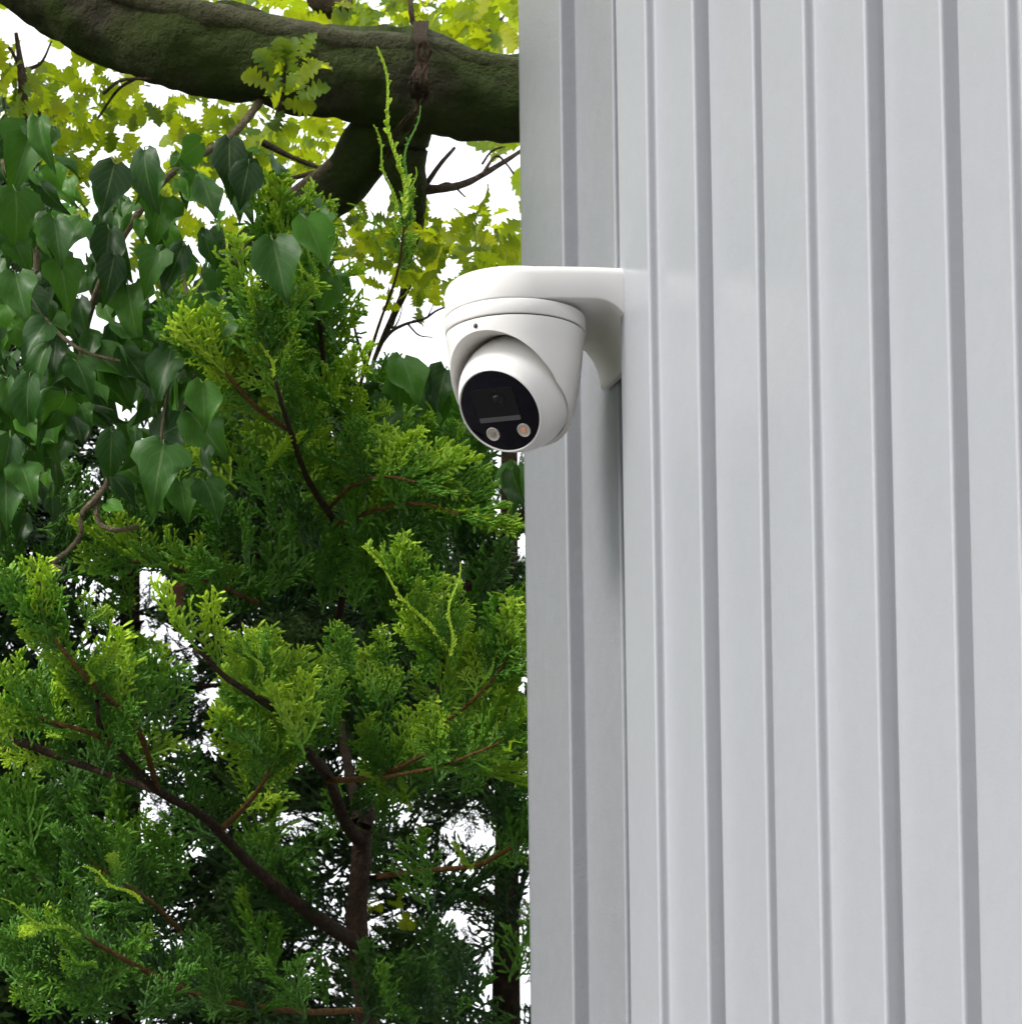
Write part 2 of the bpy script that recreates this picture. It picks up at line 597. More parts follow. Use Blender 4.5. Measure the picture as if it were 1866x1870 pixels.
# housing: revolved shell cut by a flared opening for the eyeball
hp = [(0, -0.9), (59.6, -0.9), (60.3, -1.4), (60.4, -3.0), (58.6, -14), (57.3, -28), (55.8, -42), (53.6, -54), (51.4, -64), (49.2, -72), (46.5, -80), (42, -88), (34, -95.5), (22, -101), (0, -104.5)]
hm = bm_mesh('housing_solid', revolve(hp), M['white'])
ho = bpy.data.objects.new('housing_solid', hm)
COL.objects.link(ho)
def cutter(bm, direction, dist=0.0):
    bmesh.ops.recalc_face_normals(bm, faces=bm.faces)
    me = bpy.data.meshes.new('cutter')
    bm.to_mesh(me)
    bm.free()
    q = direction.to_track_quat('Z', 'Y').to_matrix().to_4x4()
    me.transform(Matrix.Translation(BALL + direction * dist) @ q)
    o = bpy.data.objects.new('cutter', me)
    COL.objects.link(o)
    b = ho.modifiers.new('b', 'BOOLEAN')
    b.operation = 'DIFFERENCE'
    b.object = o
    b.solver = 'EXACT'
    return o


def tilt(deg):
    return (pan * math.cos(R(deg)) + Vector((0, 0, -1)) * math.sin(R(deg))).normalized()


CUTS = [cutter(revolve([(0, -51.2), (22, -46.5), (38, -34.5), (47, -20.5), (51.2, 0), (51.3, 14), (52.6, 24), (57, 38), (64, 66), (72, 95), (0, 95)], 96), tilt(ARCH_T)),
        cutter(revolve([(0, 0), (120, 0), (120, 120), (0, 120)], 64), tilt(PLANE_T), PLANE_D * mm)]
bpy.context.view_layer.update()
dg = bpy.context.evaluated_depsgraph_get()
hmesh = bpy.data.meshes.new_from_object(ho.evaluated_get(dg))
bpy.data.objects.remove(ho)
for co in CUTS: bpy.data.objects.remove(co)
hmesh.materials.clear()
hmesh.materials.append(M['white'])
sharp_smooth(hmesh, 28)
housing = lput('housing', hmesh)

# microphone hole
mo = LM.inverted() @ CAM
mdr = LR.transposed() @ ray(868.8, 595)
a_, b_, c_ = mdr.x ** 2 + mdr.y ** 2, 2 * (mo.x * mdr.x + mo.y * mdr.y), mo.x ** 2 + mo.y ** 2 - (59.5 * mm) ** 2
s_ = (-b_ - math.sqrt(b_ * b_ - 4 * a_ * c_)) / (2 * a_)
mp = mo + mdr * s_
bm = bmesh.new()
bmesh.ops.create_cone(bm, cap_ends=True, segments=20, radius1=2.0 * mm, radius2=2.0 * mm, depth=3.4 * mm)
rad = Vector((mp.x, mp.y, 0)).normalized()
bmesh.ops.transform(bm, matrix=Matrix.Translation(mp - rad * 1.1 * mm) @ rad.to_track_quat('Z', 'Y').to_matrix().to_4x4(), verts=bm.verts)
lput('microphone_hole', bm_mesh('microphone_hole', bm, M['black_matte'], True), housing)

# eyeball: sphere with a flat face, local z along the gaze
gq = G.to_track_quat('Z', 'Y').to_matrix()
# roll the face so that its own right follows the lamps (they rise slightly to the right)
want = LR.transposed() @ (sx * math.cos(R(17)) + sy * math.sin(R(17)))
fx = (want - G * want.dot(G)).normalized()
fy = G.cross(fx).normalized()
FM = Matrix(((fx.x, fy.x, G.x, BALL.x), (fx.y, fy.y, G.y, BALL.y), (fx.z, fy.z, G.z, BALL.z), (0, 0, 0, 1)))
RIM = 39.2
zc = math.sqrt(BR ** 2 - RIM ** 2)
ep = []
for i in range(0, 41):
    th = math.pi - (math.pi - math.asin(RIM / BR)) * i / 40
    ep.append((BR * math.sin(th), BR * math.cos(th)))
ep += [(38.9, zc + 2.2), (38.4, zc + 2.9), (37.6, zc + 2.9), (37.2, zc + 2.2), (37.1, zc + 0.6), (0, zc + 0.6)]
eb = sharp_smooth(bm_mesh('eyeball', revolve(ep, 112), M['white']), 30)


def fput(name, me, parent):
    me.transform(FM)
    return lput(name, me, parent)


eye = fput('eyeball', eb, seccam)
face = fput('face_window', sharp_smooth(bm_mesh('face_window', revolve([(37.0, zc + 0.7), (37.0, zc + 1.9), (36.4, zc + 2.2), (0, zc + 2.3)], 96), M['black_glass'])), eye)


def rbox(x0, x1, y0, y1, z0, z1, rad=2.0, seg=4):
    bm = bmesh.new()
    pl = []
    for cx, cy, a0 in ((x1 - rad, y1 - rad, 0), (x0 + rad, y1 - rad, 90), (x0 + rad, y0 + rad, 180), (x1 - rad, y0 + rad, 270)):
        for k in range(seg + 1):
            a = R(a0 + 90 * k / seg)
            pl.append((cx + rad * math.cos(a), cy + rad * math.sin(a)))
    lo = [bm.verts.new((x * mm, y * mm, z0 * mm)) for x, y in pl]
    up = [bm.verts.new((x * mm, y * mm, z1 * mm)) for x, y in pl]
    bm.faces.new(lo); bm.faces.new(up)
    for i in range(len(pl)):
        bm.faces.new((lo[i], lo[(i + 1) % len(pl)], up[(i + 1) % len(pl)], up[i]))
    return bm


fz = zc + 2.3
fput('lens_panel', sharp_smooth(bm_mesh('lens_panel', rbox(-22, 19, -5, 21.5, fz - 1, fz + 0.7), M['dark_grey'])), eye)
fput('light_strip', sharp_smooth(bm_mesh('light_strip', rbox(-22, 18.5, -9.2, -5.0, fz - 1, fz + 1.0, 1.0), M['grey_bar'])), eye)
bm = revolve([(8.5, fz + 0.4), (8.3, fz + 1.2), (6.3, fz + 1.2), (4.2, fz + 0.75), (0, fz + 0.75)], 48)
bmesh.ops.translate(bm, verts=bm.verts, vec=(1 * mm, 10.5 * mm, 0))
fput('lens_ring', sharp_smooth(bm_mesh('lens_ring', bm, M['dark_grey'])), eye)
bm = revolve([(4.4, fz + 0.7), (3.4, fz + 1.5), (1.8, fz + 2.0), (0, fz + 2.15)], 40)
bmesh.ops.translate(bm, verts=bm.verts, vec=(1 * mm, 10.5 * mm, 0))
fput('lens', bm_mesh('lens', bm, M['lens'], True), eye)
for (lx, ly, mk) in ((-13.5, -20.5, 'led_grey'), (17.5, -19.5, 'led_warm')):
    bm = revolve([(6.3, fz - 0.5), (6.2, fz + 0.7), (5.7, fz + 1.0), (4.9, fz + 0.5), (2.8, fz + 0.15), (0, fz + 0.15)], 40)
    bmesh.ops.translate(bm, verts=bm.verts, vec=(lx * mm, ly * mm, 0))
    ld = fput('lamp', sharp_smooth(bm_mesh('lamp', bm, M['led_white'])), eye)
    bm = rbox(lx - 2.1, lx + 2.1, ly - 2.1, ly + 2.1, fz + 0.2, fz + 1.0, 0.8)
    fput('lamp_chip', bm_mesh('lamp_chip', bm, M[mk]), eye)
#PLANTS#
# ------------------------------------------------------------------ plants: building blocks
def frame(y, n):
    """3x3 with columns x, y, z from a main direction y and a wished normal n"""
    y = np.asarray(y, float); y = y / np.linalg.norm(y)
    n = np.asarray(n, float); n = n - y * n.dot(y)
    l = np.linalg.norm(n)
    n = n / l if l > 1e-5 else np.array((0.0, 0, 1)) if abs(y[2]) < 0.9 else np.array((1.0, 0, 0))
    x = np.cross(y, n)
    return np.stack([x, y, n], axis=1)


def spindle(p0, d, ln, r, age0, age1, fat=True):
    """one scale-leaved shoot tip: blunt three-sided finger (or a plain spindle when far away)"""
    d = np.asarray(d, float); d = d / np.linalg.norm(d)
    a = np.cross(d, (0.31, 0.2, 0.93)); a = a / np.linalg.norm(a)
    b = np.cross(d, a)
    v, ag = [p0], [age0]
    rings = ((0.30, 0.85), (0.78, 0.95)) if fat else ((0.55, 1.0),)
    for q_, rr in rings:
        mid = p0 + d * ln * q_
        for k in range(3):
            t = 2.094 * k + 0.4 + q_
            v.append(mid + (a * math.cos(t) + b * math.sin(t)) * r * rr)
            ag.append(age0 + (age1 - age0) * q_)
    v.append(p0 + d * ln)
    ag.append(age1)
    if fat:
        f = [(0, 2, 1), (0, 3, 2), (0, 1, 3), (7, 4, 5), (7, 5, 6), (7, 6, 4)]
        for k in range(3):
            k2 = (k + 1) % 3
            f += [(1 + k, 1 + k2, 4 + k2), (1 + k, 4 + k2, 4 + k)]
    else:
        f = [(0, 2, 1), (0, 3, 2), (0, 1, 3), (4, 1, 2), (4, 2, 3), (4, 3, 1)]
    return v, f, ag


class Acc:
    def __init__(self):
        self.v, self.f, self.a, self.n = [], [], [], 0

    def add(self, v, f, a):
        self.v.append(np.asarray(v, float)); self.f.append(np.asarray(f, int) + self.n)
        self.a.append(np.asarray(a, float)); self.n += len(v)

    def get(self):
        return np.concatenate(self.v), np.concatenate(self.f), np.concatenate(self.a)


def make_spray(rs, L=0.11, nb=9, fingers=5, r=0.0017, width=0.55, fat=True):
    """flat feathery cypress spray, root at the origin, growing along +Y, face towards +Z"""
    A = Acc()
    bend = rs.uniform(-0.25, 0.25)
    sag = rs.uniform(-0.25, 0.15)

    def axis(s):
        return np.array((bend * L * s * s, L * s, sag * L * s * s))
    N = 12
    for i in range(N):
        p, q_ = axis(i / N), axis((i + 1.5) / N)
        A.add(*spindle(p, q_ - p, np.linalg.norm(q_ - p), r * (1.15 - 0.4 * i / N), 0.15 + 0.75 * (i / N), 0.2 + 0.8 * (i / N), fat))
    for i in range(nb * 2):
        s = 0.08 + 0.84 * (i / (nb * 2 - 1)) + rs.uniform(-0.02, 0.02)
        side = 1 if i % 2 else -1
        bl = L * width * ((1 - s) ** 0.7 * 0.85 + 0.16) * rs.uniform(0.65, 1.2)
        ang = R(rs.uniform(34, 58))
        d0 = np.array((side * math.sin(ang), math.cos(ang), rs.uniform(-0.3, 0.45)))
        p = axis(s)
        nseg = 3
        cur = d0
        for k in range(nseg):
            cur = cur + np.array((0, 0.22, 0.12))
            cur = cur / np.linalg.norm(cur)
            A.add(*spindle(p, cur, bl / nseg * 1.35, r, 0.1 + 0.5 * s + 0.25 * k / nseg, 0.2 + 0.5 * s + 0.35 * (k + 1) / nseg, fat))
            for m in range(max(1, int(fingers * (0.45 + bl / (L * width)) / nseg + 0.5))):
                sd = rs.choice((-1, 1))
                a2 = R(rs.uniform(28, 60)) * sd
                dx = np.array((cur[0] * math.cos(a2) - cur[1] * math.sin(a2), cur[0] * math.sin(a2) + cur[1] * math.cos(a2), cur[2] + rs.uniform(-0.35, 0.5)))
                A.add(*spindle(p + cur * bl / nseg * rs.uniform(0.1, 1.0), dx, rs.uniform(0.011, 0.021) * L / 0.11, r * 0.95, 0.2 + 0.45 * s + 0.2 * k / nseg, 0.45 + 0.5 * s, fat))
            p = p + cur * bl / nseg
    return A.get()


def make_shoot(rs, L=0.16, r=0.0027):
    """long bare yellow-green leading shoot with short stubs"""
    A = Acc()
    bend = rs.uniform(-0.12, 0.12)
    N = 24
    ax = lambda s: np.array((bend * L * s * s + 0.004 * math.sin(9 * s), L * s, 0.01 * s))
    for i in range(N):
        p, q_ = ax(i / N), ax((i + 1.45) / N)
        A.add(*spindle(p, q_ - p, np.linalg.norm(q_ - p), r * (1.2 - 0.8 * i / N), 0.62, 0.85))
        if rs.random() < 0.9 - 0.5 * i / N:
            sd = rs.choice((-1, 1))
            A.add(*spindle(p, np.array((sd * rs.uniform(0.3, 0.7), 1, rs.uniform(-0.5, 0.5))), rs.uniform(0.004, 0.010) * (1.6 - i / N), r * 0.75, 0.62, 0.85))
    return A.get()


def make_blade(rs, rows, widths, cols, fold, curl, twist, petiole, wav=0.03, lobes=0):
    """broad leaf blade of unit length hanging along +Y from its petiole, face towards +Z"""
    V, UVs, T = [], [], []
    for j in range(rows):
        y = j / (rows - 1)
        w = np.interp(y, [a for a, _ in widths], [b for _, b in widths])
        for i in range(cols):
            x = -1 + 2 * i / (cols - 1)
            ww = w
            tw = twist * (y - 0.3)
            zz = fold * abs(x) * ww - curl * y * y + wav * math.sin(7 * y + 2.5 * x + rs.uniform(-0.3, 0.3)) * abs(x)
            xx = x * ww
            V.append((xx * math.cos(tw), y - (0.10 * abs(x) ** 1.5 if y < 0.2 else 0), zz + xx * math.sin(tw)))
            UVs.append((x, y))
    for j in range(rows - 1):
        for i in range(cols - 1):
            a = j * cols + i
            T += [(a, a + 1, a + cols + 1), (a, a + cols + 1, a + cols)]
    n = len(V)
    if petiole:
        for k in range(4):
            t = k / 3
            c = (0.03 * math.sin(t * 3), -petiole * t * (1 - 0.45 * t), -0.75 * petiole * t * t)
            for q_ in range(3):
                V.append((c[0] + 0.016 * math.cos(2.1 * q_), c[1], c[2] + 0.016 * math.sin(2.1 * q_)))
                UVs.append((0.0, 0.5))
        for k in range(3):
            for q_ in range(3):
                a, b = n + k * 3 + q_, n + k * 3 + (q_ + 1) % 3
                T += [(a, b, b + 3), (a, b + 3, a + 3)]
    return np.array(V), np.array(T), np.array(UVs)


rs = np.random.RandomState(5)
IVY_W = [
    [(0, .12), (.06, .26), (.16, .36), (.28, .385), (.42, .34), (.58, .24), (.74, .14), (.88, .06), (1, .0)],
    [(0, .08), (.07, .20), (.18, .29), (.32, .33), (.46, .31), (.62, .23), (.78, .13), (.9, .06), (1, .0)],
    [(0, .16), (.06, .34), (.15, .46), (.22, .45), (.33, .31), (.46, .27), (.62, .21), (.80, .11), (1, .0)],
    [(0, .06), (.08, .17), (.2, .25), (.35, .28), (.52, .25), (.7, .17), (.85, .08), (1, .0)],
    [(0, .10), (.06, .24), (.14, .33), (.26, .40), (.40, .38), (.55, .28), (.70, .18), (.86, .08), (1, .0)],
]
IVY = [make_blade(rs, 10, IVY_W[k % 5], 7, rs.uniform(0.05, 0.75), rs.uniform(-0.1, 0.5), rs.uniform(-0.9, 0.9), 0.32, rs.uniform(0.04, 0.12)) for k in range(20)]
OAK_W = [(0, .03), (.1, .06), (.16, .19), (.20, .18), (.25, .08), (.31, .27), (.36, .26), (.41, .11), (.48, .36), (.54, .34), (.59, .15), (.66, .38), (.72, .35), (.77, .19), (.83, .29), (.88, .25), (.92, .13), (.97, .12), (1, .0)]
OAK = [make_blade(rs, 30, OAK_W, 3, rs.uniform(-0.15, 0.5), rs.uniform(-0.1, 0.4), rs.uniform(-0.6, 0.6), 0.08, 0.07) for k in range(12)]
SPRAY = [make_spray(np.random.RandomState(20 + k), 0.11, 7, 6, 0.0025, (0.45, 0.55, 0.62)[k % 3]) for k in range(9)]
SPRAY_LO = [make_spray(np.random.RandomState(60 + k), 0.11, 7, 3, 0.0032, 0.6, False) for k in range(6)]
SHOOT = [make_shoot(np.random.RandomState(90 + k)) for k in range(4)]


def me_tpl(name, tpl, mat, kind):
    if kind == 'blade':
        v, f, uv = tpl
        return mesh_arrays(name, v, f, mat, True, {'age': rs.uniform(0.15, 0.85) * np.ones(len(v)), 'tint': np.full(len(v), rs.uniform())}, uv)
    v, f, a = tpl
    return mesh_arrays(name, v, f, mat, False, {'age': a, 'tint': np.full(len(v), rs.uniform())})


def place_parts(name, items, meshes, parent):
    """items: (template index, 3x3, scale, position) as separate objects sharing mesh data"""
    for k, m3, s, p in items:
        m = Matrix([[*(m3[r_] * s), p[r_]] for r_ in range(3)] + [[0, 0, 0, 1]])
        put(name, meshes[k], parent, m)


def place_joined(name, items, tpls, mat, parent, kind, agef=1.0):
    V, Fs, A, T, U, n = [], [], [], [], [], 0
    for it in items:
        k, m3, s, p = it[:4]
        v, f, x = tpls[k]
        V.append((v * s) @ m3.T + np.asarray(p))
        Fs.append(f + n)
        n += len(v)
        T.append(np.full(len(v), rng.uniform() * 1.6 - 0.1))
        if kind == 'blade':
            U.append(x); A.append(np.full(len(v), rng.uniform(0.1, 0.9)))
        else:
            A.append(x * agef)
    me = mesh_arrays(name, np.concatenate(V), np.concatenate(Fs), mat, kind == 'blade', {'age': np.concatenate(A), 'tint': np.concatenate(T)}, np.concatenate(U) if U else None)
    o = put(name, me, parent)
    o['kind'] = 'stuff'
    return o


def smooth_path(pts, sub=6):
    """Catmull-Rom through rows (x, y, z, radius)"""
    p = np.array(pts, float)
    p = np.vstack([2 * p[0] - p[1], p, 2 * p[-1] - p[-2]])
    out = []
    for i in range(1, len(p) - 2):
        for k in range(sub):
            t = k / sub
            a, b, c, d = p[i - 1], p[i], p[i + 1], p[i + 2]
            out.append(0.5 * (2 * b + (c - a) * t + (2 * a - 5 * b + 4 * c - d) * t * t + (3 * b - a - 3 * c + d) * t ** 3))
    out.append(p[-2])
    return np.array(out)


def tube(path, seg=8, rough=0.0, freq=20, ridge=0.0):
    """tapered tube along rows (x, y, z, r) with uneven bark"""
    V, Fq = [], []
    up = np.array((0.1, 0.2, 1.0))
    n = len(path)
    for i in range(n):
        t = path[min(i + 1, n - 1)][:3] - path[max(i - 1, 0)][:3]
        m = frame(t, up if abs(t[2]) < 0.95 * np.linalg.norm(t) else (1, 0, 0))
        for k in range(seg):
            a = 2 * math.pi * k / seg
            d = m[:, 0] * math.cos(a) + m[:, 2] * math.sin(a)
            r = path[i][3]
            if rough:
                q_ = path[i][:3] + d * r
                r *= 1 + rough * (noise.noise(Vector(q_ * freq)) + 0.5 * noise.noise(Vector(q_ * freq * 2.7)))
                if ridge:
                    aa = math.degrees(a) % 360
                    edge = 62 + 14 * math.sin(i * 0.21) + 8 * math.sin(i * 0.53)
                    r *= 1 + ridge * (1 if edge < aa < 200 else 0) * (0.6 + 0.4 * math.sin(i * 0.37))
            V.append(path[i][:3] + d * r)
    for i in range(n - 1):
        for k in range(seg):
            k2 = (k + 1) % seg
            Fq.append((i * seg + k, i * seg + k2, (i + 1) * seg + k2, (i + 1) * seg + k))
    return np.array(V), np.array(Fq)


def px_path(rows, sub=6):
    """rows of (u, v, depth, diameter in photo pixels)"""
    return smooth_path([(*P(u, v, d), w / 2 * d / F) for u, v, d, w in rows], sub)


def branch(name, rows, mat, parent, seg=8, rough=0.12, freq=30, ridge=0.0, sub=6):
    path = px_path(rows, sub)
    v, f = tube(path, seg, rough, freq, ridge)
    return put(name, mesh_arrays(name, v, f, mat, True), parent), path


def inpoly(poly, u, v):
    c = False
    for (x0, y0), (x1, y1) in zip(poly, poly[1:] + poly[:1]):
        if (y0 > v) != (y1 > v) and u < (x1 - x0) * (v - y0) / (y1 - y0) + x0: c = not c
    return c


def scatter(poly, n, dmin=0.0):
    us, vs = [a for a, _ in poly], [b for _, b in poly]
    out, tries = [], 0
    while len(out) < n and tries < n * 60:
        tries += 1
        u, v = rng.uniform(min(us), max(us)), rng.uniform(min(vs), max(vs))
        if not inpoly(poly, u, v): continue
        if dmin and any((u - a) ** 2 + (v - b) ** 2 < dmin ** 2 for a, b in out): continue
        out.append((u, v))
    return out


def imgdir(deg, toward=0.0):
    """world direction of an image direction (degrees, 90 = up), plus a lean towards the viewer"""
    return np.array(RIGHT * math.cos(R(deg)) + UPV * math.sin(R(deg)) - FWD * toward)


VIEW = np.array(-FWD)
UP = np.array((0.0, 0, 1))

# gaps where the sky shows between the plants (photo pixels: centre, half width, half height)
GAPS = [(868, 335, 78, 58), (915, 300, 40, 30), (765, 630, 62, 62), (805, 680, 32, 26), (720, 600, 28, 40), (250, 252, 70, 30), (195, 280, 30, 24), (45, 70, 48, 42), (12, 205, 34, 30),
        (20, 40, 24, 18), (110, 95, 20, 18), (540, 345, 20, 32), (500, 215, 18, 18), (690, 505, 44, 20), (650, 480, 16, 14), (345, 1190, 40, 20), (370, 1265, 46, 46), (395, 1360, 34, 42),
        (280, 1150, 18, 14), (165, 1045, 16, 16), (250, 1055, 16, 14), (287, 1055, 15, 14), (15, 1190, 34, 14), (38, 1140, 12, 20), (172, 1165, 24, 14), (540, 1512, 32, 30), (635, 1550, 20, 24),
        (785, 1495, 38, 26), (835, 1530, 42, 18), (890, 1505, 22, 14), (618, 1600, 22, 16), (640, 1645, 24, 14), (712, 1630, 22, 16), (622, 1735, 32, 22), (712, 1700, 42, 22), (620, 1778, 30, 12),
        (855, 1690, 22, 10), (852, 1715, 24, 10), (875, 1765, 22, 14), (940, 1795, 18, 14), (938, 1845, 16, 16), (372, 1550, 24, 14), (402, 1568, 22, 14), (430, 1500, 22, 10), (306, 1480, 18, 12),
        (402, 1630, 14, 12), (170, 1682, 12, 10), (192, 1745, 13, 9), (325, 1720, 12, 12), (935, 850, 18, 12), (935, 912, 16, 9), (170, 855, 22, 14), (183, 882, 12, 14), (265, 530, 20, 20),
        (160, 380, 16, 14), (130, 525, 14, 10), (630, 1375, 16, 20), (655, 1395, 14, 12), (510, 1095, 10, 8), (620, 1090, 8, 8), (515, 1170, 12, 16), (205, 1095, 10, 10), (930, 840, 14, 10),
        (480, 520, 22, 26), (300, 320, 14, 10), (440, 460, 16, 10), (420, 1140, 12, 12), (465, 1145, 12, 16), (380, 390, 12, 10)]


def in_gap(u, v, grow=1.0, pad=0.0):
    for a, b, c, d in GAPS:
        if ((u - a) / (c * grow + pad)) ** 2 + ((v - b) / (d * grow + pad)) ** 2 < 1: return True
    return False


# ------------------------------------------------------------------ oak: mossy limb, fork, leaves
oak_base = Vector((P(-900, 0, 4.3).x, P(-900, 0, 4.3).y, 0))
oak = empty('oak_tree', oak_base)
tag(oak, 'oak tree with thick mossy limb across the top and bright lobed leaves', 'tree')
hx = P(-900, 60, 4.3)
v, f = tube(smooth_path([(oak_base.x, oak_base.y, -0.05, 0.26), (oak_base.x + 0.02, oak_base.y, 0.5, 0.19), (hx.x - 0.02, hx.y, 1.6, 0.16), (hx.x, hx.y, hx.z, 0.14), (hx.x + 0.05, hx.y, hx.z + 0.9, 0.10), (hx.x + 0.02, hx.y + 0.1, 4.6, 0.06)], 8), 24, 0.12, 9)
put('trunk', mesh_arrays('trunk', v, f, M['oak_bark'], True), oak)
branch('limb', [(-900, -250, 4.3, 190), (-420, -300, 4.2, 185), (-150, -195, 4.05, 180), (0, -98, 4.0, 172), (95, -24, 3.98, 166), (200, 34, 3.95, 156), (330, 82, 3.9, 152), (450, 106, 3.9, 160), (590, 128, 3.9, 156), (740, 150, 3.9, 176), (860, 170, 3.9, 158), (960, 182, 3.9, 147), (1120, 205, 3.95, 140), (1300, 200, 4.1, 110), (1500, 150, 4.2, 70)], M['oak_bark'], oak, 48, 0.15, 17, 0.13, 16)
M['ridge_bark'] = mat_bark('ridge_bark', [(0.06, 0.055, 0.035), (0.13, 0.12, 0.075), (0.27, 0.26, 0.19)], (0.085, 0.10, 0.035), 40, (0.4, 0.62))
branch('bark_ridge', [(180, -32, 3.895, 30), (260, -4, 3.875, 46), (360, 28, 3.868, 54), (460, 48, 3.866, 54), (560, 66, 3.866, 50), (640, 80, 3.866, 46), (730, 86, 3.862, 52), (820, 100, 3.868, 46), (900, 122, 3.868, 44), (980, 134, 3.868, 44), (1060, 140, 3.88, 30)], M['ridge_bark'], oak, 20, 0.22, 24, 0, 10)
branch('bough', [(760, 150, 3.92, 120), (690, 245, 3.95, 105), (620, 340, 4.0, 88), (520, 415, 4.05, 72), (430, 470, 4.1, 60), (330, 600, 4.15, 50)], M['oak_bark'], oak, 24, 0.12, 22, 0, 8)
branch('bough', [(740, 190, 3.93, 120), (738, 270, 3.93, 92), (748, 345, 3.95, 62), (754, 410, 4.0, 38), (744, 470, 4.05, 20), (735, 530, 4.1, 9), (715, 600, 4.1, 5)], M['oak_bark'], oak, 20, 0.12, 26, 0, 8)
branch('bough', [(760, 345, 3.95, 26), (800, 345, 3.96, 17), (850, 335, 4.0, 13), (905, 305, 4.05, 10), (960, 270, 4.1, 7)], M['twig'], oak, 8, 0.12, 60)
for rows in ([(770, 350, 3.95, 12), (800, 305, 3.97, 9), (830, 270, 4.0, 6)], [(880, 320, 4.02, 7), (905, 285, 4.05, 5), (925, 300, 4.05, 4), (938, 318, 4.05, 4)],
             [(745, 520, 4.05, 16), (690, 640, 4.1, 10), (675, 690, 4.1, 8)], [(675, 690, 4.1, 9), (690, 640, 4.1, 8), (712, 608, 4.1, 7), (740, 592, 4.1, 6), (775, 582, 4.1, 5), (800, 566, 4.1, 4), (840, 552, 4.1, 3)],
             [(675, 690, 4.1, 9), (650, 610, 4.1, 6), (645, 560, 4.1, 4)], [(715, 605, 4.1, 4), (728, 585, 4.1, 3), (735, 560, 4.1, 2)], [(745, 592, 4.1, 4), (765, 612, 4.1, 3), (790, 616, 4.1, 2)], [(780, 580, 4.1, 3), (790, 560, 4.1, 2), (795, 545, 4.1, 2)], [(880, 500, 4.1, 6), (920, 480, 4.1, 4), (960, 455, 4.1, 3)],
             [(520, 330, 4.1, 10), (600, 310, 4.1, 8), (680, 308, 4.1, 6)], [(480, 260, 4.1, 14), (540, 290, 4.1, 9), (620, 320, 4.1, 6)],
             [(45, 215, 4.3, 22), (40, 130, 4.3, 16), (30, 60, 4.3, 8)], [(40, 130, 4.3, 10), (75, 115, 4.3, 6), (95, 75, 4.3, 4)], [(40, 130, 4.3, 8), (15, 85, 4.3, 6), (-20, 80, 4.3, 4)],
             [(505, 215, 3.86, 9), (515, 180, 3.76, 8), (520, 140, 3.725, 6), (522, 105, 3.72, 4)], [(40, 215, 4.3, 20), (60, 330, 4.3, 18), (20, 480, 4.35, 18)], [(640, 20, 4.2, 40), (590, 5, 4.2, 44), (560, -60, 4.2, 44)], [(760, 70, 4.1, 14), (750, 10, 4.1, 10), (755, -60, 4.2, 8)],
             [(870, 95, 4.15, 9), (890, 60, 4.15, 6), (930, 20, 4.2, 4)], [(190, 170, 4.0, 7), (230, 145, 3.9, 6), (330, 148, 3.9, 6)], [(180, 215, 4.0, 5), (215, 165, 3.98, 6), (245, 145, 3.95, 6)],
             [(880, 300, 4.2, 5), (900, 275, 4.2, 4), (940, 262, 4.2, 4)], [(790, 345, 4.0, 6), (820, 335, 4.0, 5), (850, 360, 4.0, 3)]):
    branch('twig', rows, M['twig'], oak, 6, 0.1, 60)
# dead climber roots bound round the limb
rr_ = np.random.RandomState(3)
for k in range(9):
    u0 = 768 + rr_.uniform(-9, 9)
    rows = [(u0 + rr_.uniform(-8, 8), 42, 3.93, 10), (u0, 70, 3.80, 8)] + [(u0 + rr_.uniform(-12, 12), v_, 3.775 + 0.012 * math.sin(v_), rr_.uniform(4, 8)) for v_ in (95, 120, 150, 178)]
    if k > 5: rows += [(u0 - rr_.uniform(10, 50), 230, 3.79, 4), (u0 - rr_.uniform(30, 70), 290, 3.85, 3)]
    branch('dead_root', rows, M['cyp_bark'], oak, 5, 0.2, 80)

OAKREG = [  # polygon, count, depth range, size range (px), droop direction
    ([(0, 110), (130, 85), (330, 165), (480, 200), (560, 260), (480, 300), (330, 235), (150, 225), (0, 260)], 130, (4.05, 4.6), (33, 66)),
    ([(600, 0), (945, 0), (945, 110), (840, 80), (760, 55), (660, 60)], 110, (4.05, 4.6), (36, 72)),
    ([(300, 0), (500, 0), (640, 45), (560, 45), (450, 10)], 20, (4.1, 4.4), (33, 63)),
    ([(470, 230), (660, 250), (640, 330), (560, 420), (470, 380)], 60, (4.05, 4.4), (31, 59)),
    ([(600, 380), (720, 350), (790, 400), (830, 470), (780, 530), (660, 520), (600, 450)], 95, (3.75, 4.3), (27, 55)),
    ([(790, 400), (850, 375), (905, 370), (918, 440), (925, 480), (850, 500), (800, 490)], 60, (3.85, 4.2), (33, 64)),
    ([(455, 75), (555, 75), (570, 150), (540, 220), (470, 210)], 15, (3.72, 3.80), (42, 64)),
    ([(850, 240), (945, 250), (945, 300), (890, 280)], 7, (4.1, 4.4), (34, 46)),
    ([(200, 300), (480, 300), (480, 540), (330, 560), (200, 450)], 45, (4.25, 4.6), (30, 59)),
    ([(0, 230), (200, 240), (220, 440), (0, 420)], 26, (4.3, 4.7), (30, 59)),
    ([(90, 200), (480, 215), (580, 330), (300, 350), (100, 310)], 80, (4.1, 4.5), (34, 60)),
    ([(690, 510), (800, 520), (800, 560), (690, 570)], 12, (4.0, 4.3), (30, 46)),
    ([(60, 1600), (180, 1590), (190, 1680), (90, 1690)], 8, (4.6, 4.9), (40, 60)),
    ([(660, 1645), (750, 1640), (750, 1690), (670, 1690)], 9, (4.4, 4.6), (26, 40)),
]
oak_items = []
